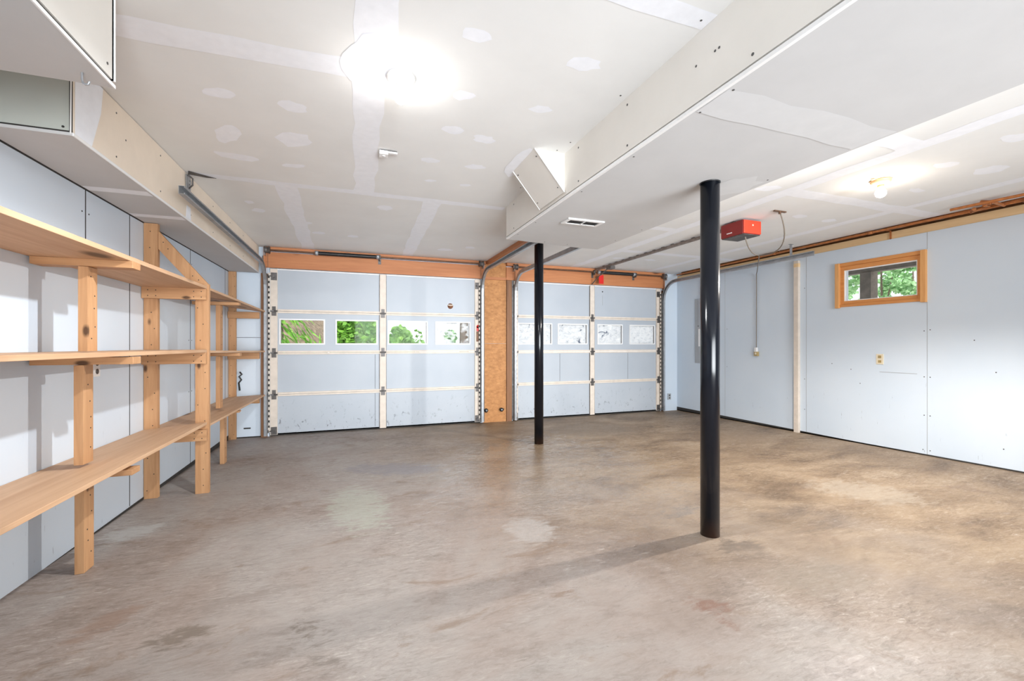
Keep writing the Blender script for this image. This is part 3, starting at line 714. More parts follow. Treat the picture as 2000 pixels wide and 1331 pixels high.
# nearer, wider box of the same soffit line
NX = -0.824
t = thing('foreground_soffit', (XL, 0, 2.098), 'wider white drywall soffit at the upper left, nearest the viewer, ending before the tan-sided one', 'soffit')
b = MB()
b.box(NX - 0.012, NX, YR + 0.01, 1.975, 2.122, ZC - 0.004, 0)
b.box(XL + 0.006, NX, 1.963, 1.975, 2.122, ZC - 0.004, 0)
b.dots([(NX, 1.93, 2.16), (NX, 1.2, 2.16)], '+x', 0.005, 1)
b.build('side_panel', ['drywall_cream', 'screw'], t)
b = MB()
b.box(XL + 0.006, NX - 0.006, YR + 0.01, 1.968, 2.109, 2.123, 1)
b.box(XL + 0.006, NX, YR + 0.01, 1.975, 2.097, 2.109, 0)
b.build('bottom_panel', ['drywall_grey', 'gap'], t)
b = MB()
b.box(NX - 0.001, NX + 0.004, YR + 0.01, 1.978, 2.095, 2.107)
b.tube([(NX + 0.001, 1.976, 2.12), (NX + 0.001, 1.976, ZC - 0.006)], 0.004, 6)
b.build('corner_bead', 'white_edge', t)
b = MB()
b.tube([(-0.880, 1.90, 2.098), (-0.880, 1.90, 2.075), (-0.878, 1.90, 2.064), (-0.871, 1.90, 2.058), (-0.863, 1.90, 2.060), (-0.860, 1.90, 2.070)], 0.0035, 8)
tag(b.build('ceiling_hook', 'steel', loc=(-0.880, 1.90, 2.098)), 'small silver cup hook screwed into the underside of the nearest soffit', 'hook')

# ------------------------------------------------------------------ garage doors
def garage_door(num, xa, xb, xm, rails, panes, pane_mats, label):
    zt, zb = 2.165, fz(YB) - 0.0
    d = thing('door_%d' % num, ((xa + xb) / 2, YB + 0.03, zb), label, 'garage door', kind='structure')
    ya, yb_ = YB + 0.020, YB + 0.055
    zr = rails                                   # joint heights, top to bottom
    levels = [zt] + zr + [zb + 0.012]
    for s in range(4):
        z1_, z0_ = levels[s] - 0.002, levels[s + 1] + 0.002
        b = MB()
        if s == 1:                               # window section: strips round the four panes
            za, zc = 1.172, 1.484
            b.box(xa, xb, ya, yb_, z0_, za)
            b.box(xa, xb, ya, yb_, zc, z1_)
            xs = [xa] + [q for p in panes for q in p] + [xb]
            for k in range(0, len(xs), 2):
                b.box(xs[k], xs[k + 1], ya, yb_, za, zc)
        else:
            b.box(xa, xb, ya, yb_, z0_, z1_)
        if s >= 2:                               # board seams
            for q in ([0.27] if num == 1 else [0.46, 4.53 - 3.8]):
                xx = (0.27 if num == 1 else (3.20 if q < 0.5 else 4.53)) - (0 if s == 2 else 0)
                if not (num == 2 and s == 3):
                    b.box(xx - 0.002, xx + 0.002, ya - 0.0012, ya + 0.001, z0_ + 0.03, z1_ - 0.03, 1)
        b.build('section_panel', ['door', 'gap'], d)
    for i, (p0, p1) in enumerate(panes):
        za, zc = 1.172, 1.484
        f = MB(); t_ = 0.018; y0_ = ya - 0.010
        f.box(p0 - t_, p1 + t_, y0_, ya + 0.03, zc, zc + t_)
        f.box(p0 - t_, p1 + t_, y0_, ya + 0.03, za - t_, za)
        f.box(p0 - t_, p0, y0_, ya + 0.03, za, zc)
        f.box(p1, p1 + t_, y0_, ya + 0.03, za, zc)
        fo = f.build('window_frame', 'white', d)
        g = MB()
        g.box(p0, p1, ya + 0.016, ya + 0.019, za, zc)
        g.build('pane', pane_mats[i], fo)
    # meeting rails, centre and end stiles
    for z in zr:
        for x0_, x1_ in ((xa + 0.09, xm - 0.045), (xm + 0.045, xb - 0.09)):
            r = MB()
            r.box(x0_, x1_, ya - 0.022, ya, z + 0.002, z + 0.026)
            r.box(x0_, x1_, ya - 0.018, ya, z - 0.024, z - 0.001)
            r.build('meeting_rail', 'cream', d)
    for (x0_, x1_, nm) in ((xa, xa + 0.085, 'end_stile'), (xm - 0.042, xm + 0.042, 'center_stile'), (xb - 0.085, xb, 'end_stile')):
        for s in range(4):
            r = MB()
            r.box(x0_, x1_, ya - 0.020, ya, levels[s + 1] + 0.003, levels[s] - 0.003, 0)
            if nm == 'center_stile':
                r.box(x0_ - 0.008, x0_, ya - 0.012, ya, levels[s + 1] + 0.003, levels[s] - 0.003, 1)
                r.box(x1_, x1_ + 0.008, ya - 0.012, ya, levels[s + 1] + 0.003, levels[s] - 0.003, 1)
            r.build(nm, ['cream', 'steel_dark'], d)
    # hinges: two leaves, barrel and bolts at each joint; end hinges carry rollers
    for z in zr:
        for xh in (xm, xa + 0.045, xb - 0.045):
            h = MB()
            h.box(xh - 0.028, xh + 0.028, ya - 0.026, ya - 0.020, z - 0.062, z - 0.010, 0)
            h.box(xh - 0.022, xh + 0.022, ya - 0.026, ya - 0.020, z + 0.010, z + 0.062, 0)
            h.tube([(xh - 0.04, ya - 0.032, z), (xh + 0.04, ya - 0.032, z)], 0.010, 8, 0)
            h.dots([(xh + sx, ya - 0.026, z + sz) for sx in (-0.015, 0.015) for sz in (-0.045, 0.045)], '-y', 0.006, 0, 0.005)
            ho = h.build('hinge', ['steel_dark'], d)
            if xh != xm:
                sg = -1 if xh < xm else 1
                r = MB()
                r.tube([(xh, ya - 0.045, z), (xh + sg * 0.062, ya - 0.045, z)], 0.005, 8)
                r.lathe((xh + sg * 0.062, ya - 0.045, z), [(0.021, -0.005), (0.021, 0.005)], 16, 0, 'x')
                r.build('roller', 'steel', ho)
    for xh, sg in ((xa + 0.045, -1), (xb - 0.045, 1)):
        for z, nm in ((2.06, 'top_bracket'), (zb + 0.07, 'bottom_bracket')):
            h = MB()
            h.box(xh - 0.035, xh + 0.035, ya - 0.028, ya - 0.020, z - 0.05, z + 0.05)
            h.tube([(xh - 0.03, ya - 0.045, z), (xh + sg * 0.062, ya - 0.045, z)], 0.008, 8)
            h.lathe((xh + sg * 0.062, ya - 0.045, z), [(0.021, -0.005), (0.021, 0.005)], 16, 0, 'x')
            h.box(xh - 0.012, xh + 0.012, ya - 0.05, ya - 0.028, z - 0.015, z + 0.015)
            h.build(nm, 'steel_dark', d)
    b = MB()
    b.box(xa, xb, ya - 0.006, yb_, zb - 0.004, zb + 0.014, 0)
    b.build('bottom_seal', 'gap', d)
    b = MB()
    b.box(xa, xb, ya + 0.0, yb_, zb + 0.014, zb + 0.03, 0)
    b.build('bottom_rail', 'cream', d)
    b = MB()
    b.box(xa, xb, ya - 0.012, ya, zt - 0.014, zt, 0)
    b.build('top_strip', 'white', d)
    return d
door1 = garage_door(1, -1.055, 1.825, 0.378, [1.600, 1.045, 0.490], [(-0.932, -0.406), (-0.236, 0.287), (0.463, 0.998), (1.15, 1.654)],
                    ['glass', 'glass', 'glass', 'frost_c'], 'wider-looking left garage door with clear windows showing greenery')
door2 = garage_door(2, 2.365, 5.215, 3.806, [1.605, 1.035, 0.515], [(2.47, 3.038), (3.178, 3.70), (3.93, 4.399), (4.579, 5.085)],
                    ['frost_a', 'frost_a', 'frost_a', 'frost_b'], 'right garage door with milky smeared windows behind the far column')
b = MB()
b.lathe((1.36, YB + 0.0195, 1.737), [(0.042, -0.0012), (0.030, 0.0)], 20, 0, 'y')
b.box(1.325, 1.395, YB + 0.017, YB + 0.0195, 1.745, 1.757, 1)
b.build('round_sticker', ['sticker', 'ivory'], door1)['label'] = 'small worn orange sticker'
b = MB()
b.dots([(4.015, YB + 0.02, 2.063)], '-y', 0.011, 0, 0.006)
b.box(4.012, 4.018, YB + 0.017, YB + 0.02, 1.83, 2.0, 1)
b.build('bolt_hole', ['gap', 'grey_metal'], door2)
for dd, xx in ((door1, 1.79), (door2, 2.40)):
    b = MB()
    b.lathe((xx, YB - 0.004, 1.43), [(0.026, -0.008), (0.026, 0.0)], 14, 0, 'y')
    b.box(xx - 0.026, xx + 0.026, YB - 0.012, YB - 0.004, 1.36, 1.43, 0)
    b.box(xx - 0.028, xx + 0.028, YB - 0.010, YB - 0.002, 1.20, 1.355, 1)
    b.build('warning_tag', ['red', 'steel_rust'], dd)['label'] = 'red and brown warning tag'

# headers, pier, jambs
t = thing('door_header', ((D1[0] + D2[1]) / 2, YB, DT), 'orange-brown fir header beam across the top of both garage doors', 'header beam')
for xa, xb in ((-1.10, 1.90), (2.24, 5.25)):
    b = MB(); b.box(xa, xb, YB - 0.040, YB - 0.001, 2.170, 2.375); b.build('header_board', 'headerX', t, 0.003)
    b = MB(); b.box(xa, xb, YB - 0.075, YB - 0.001, 2.392, ZC - 0.003); b.build('top_plate', 'headerX', t, 0.003)
b = MB(); b.box(-1.125, -1.100, YB - 0.045, YB - 0.001, 2.10, ZC - 0.003); b.build('end_block', 'headerZ', t)
b = MB(); b.box(5.2505, 5.275, YB - 0.045, YB - 0.001, 2.15, ZC - 0.01); b.build('end_block', 'headerZ', t)
t = thing('pier_panel', (2.07, YB, fz(YB)), 'strand board panel covering the pier between the two garage doors', 'wall panel')
b = MB()
b.box(1.865, 2.245, YB - 0.014, YB - 0.001, fz(YB), 1.167, 0)
b.box(1.865, 2.245, YB - 0.014, YB - 0.001, 1.170, 2.19, 0)
b.box(1.90, 2.24, YB - 0.016, YB - 0.001, 2.19, ZC - 0.003, 0)
b.build('strand_board', 'osb', t)
b = MB(); b.box(1.885, 2.235, YB - 0.045, YB - 0.0165, 2.165, 2.205); b.build('cross_batten', 'headerX', t)
b = MB(); b.box(2.250, 2.335, YB - 0.035, YB - 0.001, fz(YB), 2.168); b.build('stud', 'jamb', t)
b = MB()
b.box(-1.155, -1.085, YB - 0.05, YB - 0.001, fz(YB), 2.09)
tag(b.build('door_jamb', 'jamb', loc=(-1.12, YB - 0.025, fz(YB))), 'dark brown wooden jamb left of the left garage door', 'door jamb')
b = MB()
b.box(5.23, 5.262, YB - 0.03, YB - 0.001, fz(YB), 2.13)
tag(b.build('door_jamb', 'steel_rust', loc=(5.246, YB - 0.015, fz(YB))), 'thin dark jamb strip right of the right garage door', 'door jamb')

# ------------------------------------------------------------------ tracks
def track(x, side, zc, yend, label, hang=None, holes=True):
    """side = +1: channel opens towards +x"""
    yv = YB - 0.065
    t = thing('door_track', (x, yv, fz(YB)), label, 'garage door track', 'sectional garage door tracks')
    pts = [(x, yv, fz(YB) + 0.02), (x, yv, zc - 0.32)]
    for k in range(1, 9):
        a = math.pi / 2 * k / 8
        pts.append((x, yv - 0.32 * (1 - math.cos(a)), zc - 0.32 + 0.32 * math.sin(a)))
    low, curve, high = pts[:2], pts[1:], [pts[-1], (x, yend, zc + 0.004)]
    th = 0.0022
    def prof(hh, w_):
        return [(0, -hh), (0, hh), (w_, hh), (w_, hh - 0.012), (w_ - th, hh - 0.012), (w_ - th, hh - th), (th, hh - th), (th, -hh + th), (w_ - th, -hh + th), (w_ - th, -hh + 0.010), (w_, -hh + 0.010), (w_, -hh)]
    b = MB(); b.sweep(low, prof(0.026, 0.034), side); b.build('vertical_track', 'steel', t)
    b = MB(); b.sweep(curve, prof(0.027, 0.034), side); b.build('curved_track', 'steel', t)
    b = MB(); b.sweep(high, prof(0.028, 0.034), side); b.build('horizontal_track', 'steel', t)
    # perforated wall angle beside the vertical run, punched look by dark slots
    b = MB()
    x2 = x - side * 0.028
    lo_, hi_ = min(x2, x), max(x2, x)
    b.box(lo_, hi_, yv + 0.028, yv + 0.031, fz(YB) + 0.02, zc + 0.12, 0)
    b.build('flag_angle', 'steel_dark', t)
    b = MB()
    xe = x + side * 0.040
    b.box(min(xe, xe + side * 0.022), max(xe, xe + side * 0.022), yv + 0.034, yv + 0.037, fz(YB) + 0.06, 2.10, 0)
    for k in range(30):
        z = 0.06 + 0.068 * k
        b.box(min(xe, xe + side * 0.022) + 0.001, min(xe, xe + side * 0.022) + 0.019, yv + 0.0325, yv + 0.0338, z, z + 0.030, 1)
    b.build('perforated_strip', ['cream', 'gap'], t)
    if hang:
        for y in hang:
            b = MB()
            b.box(x - 0.002, x + 0.002, y - 0.016, y + 0.016, zc, ZC - 0.002)
            b.box(x - 0.03, x + 0.03, y - 0.016, y + 0.016, ZC - 0.004, ZC - 0.0005)
            b.build('hanger_strap', 'steel', t)
    return t
track(-1.115, 1, 2.20, 3.50, 'galvanised track of the left door running along the tan soffit')
track(1.855, -1, 2.275, 4.05, 'galvanised track curving up between strand board pier and left door', hang=[4.3])
track(2.362, 1, 2.265, 4.05, 'galvanised track curving up at the left side of the right garage door', hang=[4.3])
track(5.245, -1, 2.262, 3.70, 'galvanised track of the right door running along the right wall', hang=[4.0])

# rusty strap where the left track hangs from the soffit
b = MB()
b.prism([(-1.172, 3.83, 2.25), (-1.172, 3.90, 2.25), (-1.172, 3.93, 2.40), (-1.172, 3.90, 2.43), (-1.172, 3.82, 2.42)], (0.003, 0, 0), 0)
b.prism([(-1.17, 3.86, 2.43), (-1.06, 3.90, 2.432), (-1.0, 3.90, 2.434), (-1.05, 3.87, 2.434), (-1.15, 3.80, 2.434)], (0, 0, 0.003), 1)
for k in range(5):
    b.dots([(-1.167, 3.865 + 0.006 * k, 2.27 + 0.03 * k)], '+x', 0.006, 1, 0.001)
b.tube([(-1.165, 3.84, 2.42), (-1.14, 3.86, 2.40), (-1.15, 3.89, 2.36), (-1.16, 3.86, 2.33)], 0.006, 6, 1)
tag(b.build('track_hanger', ['steel', 'steel_dark'], loc=(-1.17, 3.87, 2.43)), 'crumpled perforated steel hanger at the ceiling edge of the tan soffit', 'hanger')
# mounting lumber on the ceiling beside the pier
b = MB()
b.box(1.90, 1.935, 4.15, 6.40, 2.385, ZC - 0.001)
b.box(1.945, 2.00, 4.15, 6.40, 2.405, ZC - 0.001)
tag(b.build('ceiling_batten', 'headerY', loc=(1.95, 5.3, ZC)), 'orange wooden batten fixed to the ceiling above the left door right track', 'batten')

# ------------------------------------------------------------------ torsion shafts and springs
def shaft(xa, xb, spring, z, label):
    y = YB - 0.105
    t = thing('torsion_spring_shaft', ((xa + xb) / 2, y, z), label, 'torsion spring', 'torsion shafts above the garage doors')
    b = MB(); b.tube([(xa, y, z), (xb, y, z)], 0.0125, 10); b.build('shaft', 'steel_rust', t)
    for (s0, s1) in spring:
        P = []; n = int((s1 - s0) / 0.013)
        b = MB(); b.tube([(s0, y, z), (s1, y, z)], 0.026, 12, 0)
        for k in range(n):
            xx = s0 + (k + 0.5) * 0.013
            b.lathe((xx, y, z), [(0.024, -0.0055), (0.029, 0), (0.024, 0.0055)], 12, 0, 'x')
        b.build('spring', 'black', t)
        for xx in (s0 - 0.02, s1 + 0.02):
            b = MB(); b.lathe((xx, y, z), [(0.030, -0.02), (0.034, 0), (0.030, 0.02)], 14, 0, 'x')
            b.box(xx - 0.008, xx + 0.008, y - 0.045, y - 0.02, z - 0.008, z + 0.008)
            b.build('winding_cone', 'steel', t)
    for xx in (xa + 0.03, xb - 0.03):
        b = MB()
        b.lathe((xx, y, z), [(0.046, -0.035), (0.050, -0.03), (0.040, -0.026), (0.040, 0.02), (0.050, 0.024), (0.046, 0.03)], 20, 0, 'x')
        b.build('cable_drum', 'steel_dark', t)
    for xx in (xa + 0.0, xb - 0.0):
        b = MB()
        b.box(xx - 0.003, xx + 0.003, y - 0.03, YB - 0.04, z - 0.07, z + 0.035)
        b.lathe((xx, y, z), [(0.026, -0.008), (0.026, 0.008)], 14, 0, 'x')
        b.build('bearing_plate', 'steel', t)
    # lift cables down to the bottom brackets
    for xx in (xa + 0.03, xb - 0.03):
        b = MB(); b.tube([(xx, y + 0.03, z - 0.04), (xx, YB - 0.055, 0.1)], 0.002, 5); b.build('lift_cable', 'steel_dark', t)
    return t, y
t1, ys = shaft(-1.10, 1.845, [(-0.464, 0.283)], 2.385, 'torsion shaft with black coil spring above the left garage door')
t2, ys = shaft(2.345, 5.25, [(3.89, 4.55)], 2.372, 'torsion shaft with black coil spring above the right garage door')
for tt, xx, z in ((t1, 0.33, 2.385), (t2, 3.78, 2.372), (t2, 4.60, 2.372)):
    b = MB()
    b.box(xx - 0.004, xx + 0.004, ys - 0.03, YB - 0.04, z - 0.05, z + 0.03)
    b.box(xx - 0.02, xx + 0.02, YB - 0.045, YB - 0.04, z - 0.09, z + 0.04)
    b.lathe((xx, ys, z), [(0.030, -0.012), (0.030, 0.012)], 14, 0, 'x')
    b.build('center_bracket', 'steel_dark', tt)

# ------------------------------------------------------------------ door opener
t = thing('garage_door_opener', (3.8, 3.44, ZC), 'red garage door opener hung from the ceiling by the warm bulb', 'garage door opener')
b = MB()
b.box(3.68, 3.92, 3.322, 3.60, 2.283, 2.425, 0)
b.build('motor_housing', ['opener_shaded'], t, 0.006)
b = MB()
b.box(3.684, 3.916, 3.308, 3.3215, 2.287, 2.421, 0)
b.build('lit_front_cover', ['opener_lit'], t, 0.006)['label'] = 'red front cover painted as lit'
b = MB()
b.box(3.69, 3.91, 3.32, 3.595, 2.276, 2.2825, 0)
b.build('bottom_plate', ['steel_dark'], t)
b = MB()
for k in range(5):
    b.box(3.6785, 3.6798, 3.455 + 0.014 * k, 3.465 + 0.014 * k, 2.315, 2.325, 0)
b.build('name_plate', 'white', t)['label'] = 'tiny white lettering'
b = MB()
b.lathe((3.80, 3.3078, 2.372), [(0.009, -0.003), (0.009, 0)], 12, 0, 'y')
b.build('indicator_button', 'ivory', t)
b = MB()
b.box(3.785, 3.815, 3.60, 6.36, 2.392, 2.410, 0)
b.box(3.797, 3.803, 3.60, 6.36, 2.410, 2.428, 0)
for k in range(14):
    b.box(3.79, 3.81, 3.75 + 0.18 * k, 3.80 + 0.18 * k, 2.428, 2.434, 1)
b.build('rail', ['rail_metal', 'steel_dark'], t)
b = MB()
b.box(3.76, 3.84, 5.85, 5.98, 2.345, 2.392)
b.tube([(3.775, 5.95, 2.36), (3.765, 6.25, 2.26), (3.765, 6.43, 2.17)], 0.009, 6)
b.build('trolley_arm', 'steel_dark', t)
for xx in (3.70, 3.90):
    b = MB(); b.box(xx - 0.015, xx + 0.015, 3.44, 3.444, 2.425, ZC - 0.001)
    b.build('hanger', 'steel_dark', t)
b = MB()
b.tube([(3.855, 6.28, 2.34), (3.855, 6.28, 2.30)], 0.003, 6, 1)
b.prism([(3.812, 6.28, 2.165), (3.90, 6.28, 2.165), (3.90, 6.28, 2.31), (3.812, 6.28, 2.31)], (0, 0.004, 0), 0)
tag(b.build('release_tag', ['red', 'cord'], loc=(3.855, 6.28, 2.34)), 'bright red tag hanging above the top centre of the right garage door', 'tag')

def arc(p0, p1, mid, n=14):
    P = [Vector(p0), Vector(mid), Vector(p1)]
    return [tuple((1 - s) ** 2 * P[0] + 2 * s * (1 - s) * P[1] + s * s * P[2]) for s in [k / n for k in range(n + 1)]]
t = thing('power_cord', (3.82, 3.03, ZC), 'grey power cord sagging from the red opener and dropping to the wall outlet', 'power cord')
b = MB()
J = (4.30, 3.66, 2.168)
b.tube(arc((3.80, 3.40, 2.276), J, (3.92, 3.46, 2.10)) + arc(J, (3.825, 3.03, ZC - 0.01), (4.16, 3.12, 2.06))[1:], 0.006, 8)
b.tube(arc(J, (5.556, 4.76, 2.20), (4.9, 4.2, 2.08))[:1] + [(4.9, 4.19, 2.172), (5.40, 4.63, 2.20), (5.556, 4.775, 2.195)], 0.0055, 8)
b.tube([(5.556, 4.775, 2.195), (5.566, 4.782, 2.0), (5.566, 4.785, 1.07)], 0.006, 8)
b.build('cable', 'cord', t)
b = MB(); b.box(3.75, 3.90, 3.02, 3.04, ZC - 0.012, ZC - 0.001); b.tube([(3.825, 3.03, ZC - 0.001), (3.825, 3.03, ZC - 0.03)], 0.012, 8); b.build('ceiling_clip', 'steel_rust', t)
b = MB(); b.box(5.548, 5.58, 4.768, 4.806, 1.045, 1.11); b.build('plug', 'white', t, 0.004)
t = thing('surface_outlet', (XR, 4.787, 1.02), 'yellowed outlet box with plug at the end of the hanging cord', 'outlet')
b = MB(); b.box(XR - 0.035, XR - 0.001, 4.755, 4.82, 0.985, 1.05); b.build('box', 'tan_plastic', t, 0.004)
b = MB(); b.lathe((XR - 0.0365, 4.787, 1.018), [(0.018, -0.003), (0.018, 0.0)], 14, 0, 'x'); b.build('receptacle', 'ivory', t)
def outlet(nm, p, nrm, label):
    t = thing(nm, p, label, 'outlet')
    x, y, z = p
    if nrm == '-x':
        b = MB(); b.box(x - 0.007, x - 0.0005, y - 0.036, y + 0.036, z - 0.058, z + 0.058); b.build('cover_plate', 'ivory', t, 0.002)
        for dz in (-0.026, 0.026):
            b = MB(); b.box(x - 0.009, x - 0.0071, y - 0.016, y + 0.016, z + dz - 0.015, z + dz + 0.015, 0)
            for dy in (-0.006, 0.006): b.box(x - 0.0098, x - 0.009, y + dy - 0.001, y + dy + 0.001, z + dz - 0.005, z + dz + 0.006, 1)
            b.build('receptacle', ['tan_plastic', 'gap'], t)
    elif nrm == '+x':
        b = MB(); b.box(x + 0.0005, x + 0.007, y - 0.036, y + 0.036, z - 0.058, z + 0.058); b.build('cover_plate', 'white', t, 0.002)
        for dz in (-0.026, 0.026):
            b = MB(); b.lathe((x + 0.0072, y, z + dz), [(0.017, 0), (0.017, 0.002)], 16, 0, 'x'); b.build('receptacle', ['steel_dark'], t)
    else:
        b = MB(); b.box(x - 0.034, x + 0.034, y - 0.02, y - 0.0005, z - 0.055, z + 0.055); b.build('cover_plate', 'grey_metal', t, 0.002)
        for dz in (-0.024, 0.024):
            b = MB(); b.lathe((x, y - 0.0205, z + dz), [(0.015, -0.002), (0.015, 0)], 14, 0, 'y'); b.build('receptacle', ['steel_dark'], t)
    return t
outlet('wall_outlet', (XR, 3.194, 0.992), '-x', 'ivory duplex outlet on the right wall below the small window')
outlet('wall_outlet', (XL, 3.415, 1.02), '+x', 'white outlet on the left wall just under the middle shelf')
outlet('wall_outlet', (5.40, YB, 0.20), '-y', 'small grey outlet low on the wall right of the right garage door')

# safety sensors
for xx, lab in ((1.905, 'black round safety sensor low on the left edge of the strand board pier'), (2.155, 'black round safety sensor low on the right edge of the strand board pier')):
    t = thing('safety_sensor', (xx, 6.44, 0.13), lab, 'sensor', 'door safety sensors on the pier')
    b = MB(); b.lathe((xx, 6.43, 0.135), [(0.026, -0.02), (0.030, -0.012), (0.030, 0.02)], 16, 0, 'y'); b.build('eye', 'black', t)
    b = MB(); b.lathe((xx, 6.408, 0.135), [(0.014, -0.003), (0.014, 0.001)], 14, 0, 'y'); b.build('lens', 'steel', t)
    sg = -1 if xx < 2 else 1
    b = MB(); b.box(min(xx, xx + sg * 0.05), max(xx, xx + sg * 0.05), 6.452, 6.469, 0.12, 0.15); b.build('bracket', 'steel_rust', t)

# electrical panel behind the near column
t = thing('electrical_panel', (XR, 5.78, 0.83), 'flush grey breaker panel on the right wall, mostly hidden by the near column', 'electrical panel')
b = MB(); b.box(XR - 0.012, XR - 0.0005, 5.50, 6.027, 0.830, 1.945); b.build('cover', 'grey_metal', t, 0.003)
b = MB(); b.box(XR - 0.024, XR - 0.0125, 5.58, 5.935, 0.93, 1.90); b.build('panel_door', 'grey_metal', t, 0.004)
b = MB(); b.tube([(XR - 0.022, 5.85, 1.945), (XR - 0.022, 5.85, 2.02), (XR - 0.015, 5.84, 2.26)], 0.016, 10); b.build('conduit', 'grey_metal', t)
b = MB(); b.box(XR - 0.0258, XR - 0.0242, 5.62, 5.93, 1.12, 1.42); b.build('paper_label', 'white', t)
b = MB(); b.lathe((XR - 0.0243, 5.93, 1.47), [(0.010, -0.006), (0.010, 0)], 10, 0, 'x'); b.build('latch', 'steel_dark', t)

# vertical cream batten on the right wall
b = MB(); b.box(XR - 0.042, XR - 0.001, 4.13, 4.19, fz(4.16), 2.275, 0)
b.box(XR - 0.0425, XR - 0.001, 4.129, 4.191, 2.19, 2.24, 1)
tag(b.build('wall_post', ['cream', 'pale_pine'], loc=(XR, 4.16, fz(4.16))), 'cream painted upright post standing against the right wall', 'post')

# cable tangle behind the back shelf post
b = MB()
b.tube([(-1.40, 6.47, 0.80), (-1.375, 6.46, 0.77), (-1.405, 6.46, 0.74), (-1.38, 6.46, 0.70), (-1.41, 6.465, 0.66), (-1.40, 6.47, 0.56)], 0.010, 8)
tag(b.build('dangling_cable', 'black', loc=(-1.40, 6.47, 0.80)), 'short black cable on the end wall beside the last shelf post', 'cable')

# ------------------------------------------------------------------ pipes above the right wall
def pipe(nm, path, r, label, mat='copper', cat='pipe'):
    b = MB(); b.tube(path, r, 10)
    for p in path[1:-1]:
        b.lathe((p[0], p[1], p[2]), [(r * 1.35, -0.02), (r * 1.35, 0.02)], 10, 0, 'y')
    tag(b.build(nm, mat, loc=path[0]), label, cat, 'pipes along the top of the right wall')
pipe('copper_pipe', [(5.425, YR + 0.05, 2.405), (5.43, 2.0, 2.407), (5.43, 3.2, 2.41), (5.455, 4.4, 2.412), (5.47, 6.35, 2.41)], 0.013, 'long thin copper pipe along the ceiling edge above the right wall')
pipe('copper_pipe', [(5.24, YR + 0.05, 2.40), (5.22, 1.9, 2.405), (5.20, 2.40, 2.41)], 0.013, 'short copper pipe stub ending below the ceiling near the right wall')
pipe('copper_pipe', [(5.52, YR + 0.05, 2.45), (5.52, 3.4, 2.445), (5.53, 4.1, 2.43)], 0.010, 'copper pipe tucked in the joist gap behind the longest pipe')
b = MB()
P = [(5.35, 2.30, 2.405), (5.42, 2.36, 2.40), (5.40, 2.22, 2.42), (5.28, 2.20, 2.405)]
b.tube(P, 0.016, 8); b.tube([(5.22, 2.12, 2.40), (5.44, 2.14, 2.40)], 0.013, 8)
b.tube([(5.22, 2.13, 2.40), (5.22, 2.20, 2.42)], 0.019, 8)
tag(b.build('pipe_fitting', 'copper', loc=P[0]), 'cluster of copper elbows joining the short stub to the long pipe', 'pipe fitting')
rnd = random.Random(3)
b = MB()
for q in range(3):
    b.tube([(5.50 + rnd.uniform(-0.03, 0.04), 2.6 + 0.18 * k, 2.425 + rnd.uniform(-0.012, 0.016)) for k in range(10)], 0.006, 6)
tag(b.build('wire_bundle', 'cord', loc=(5.5, 3.4, 2.42)), 'brown wires lying loosely along the gap above the pine plate', 'wire')
b = MB(); b.box(XR - 0.004, XR + 0.006, 3.085, 3.10, 2.33, 2.42); b.box(5.46, XR, 3.085, 3.10, 2.415, 2.42)
tag(b.build('pipe_strap', 'copper', loc=(XR, 3.09, 2.42)), 'small metal strap crossing the pine plate above the window', 'strap')

# ------------------------------------------------------------------ steel columns
def column(x, y, r, ztop, label):
    t = thing('support_column', (x, y, fz(y)), label, 'column', 'black round steel support columns')
    z0_ = fz(y) - 0.004
    b = MB(); b.lathe((x, y, 0), [(r, z0_), (r, ztop)], 40); b.build('pipe', 'column', t)
    b = MB(); b.lathe((x, y, 0), [(r + 0.004, ztop - 0.006), (r + 0.004, ztop - 0.0005)], 40); b.build('cap', 'black', t)
    return t
m, nt, bb = new_mat('glossy_black_column_paint')
v = coords(nt, (6, 6, 1.5))
f = noise(nt, v, 7, 8, 0.8, 0.6)
sm = ramp(nt, f, [(0.70, (0, 0, 0)), (0.74, (1, 1, 1))])
sp = nd(nt, 'ShaderNodeSeparateXYZ'); nt.links.new(coords(nt), sp.inputs[0])
low = ramp(nt, sp.outputs[2], [(0.0, (1, 1, 1)), (0.45, (0.05, 0.05, 0.05))])
base = mix(nt, ramp(nt, sp.outputs[2], [(0.0, (1, 1, 1)), (0.12, (0, 0, 0))]), (0.004, 0.005, 0.008), (0.03, 0.014, 0.009))
nt.links.new(mix(nt, mix(nt, 1.0, sm, low, 'MULTIPLY'), base, (0.35, 0.35, 0.35)), bb.inputs['Base Color'])
bb.inputs['Roughness'].default_value = 0.16
bb.inputs['Specular IOR Level'].default_value = 0.32
M['column'] = m
column(2.013, 2.052, 0.0545, BZ, 'near black steel column standing in the middle of the floor')
column(2.072, 4.775, 0.0545, ZC - 0.001, 'far black steel column standing in front of the right garage door')

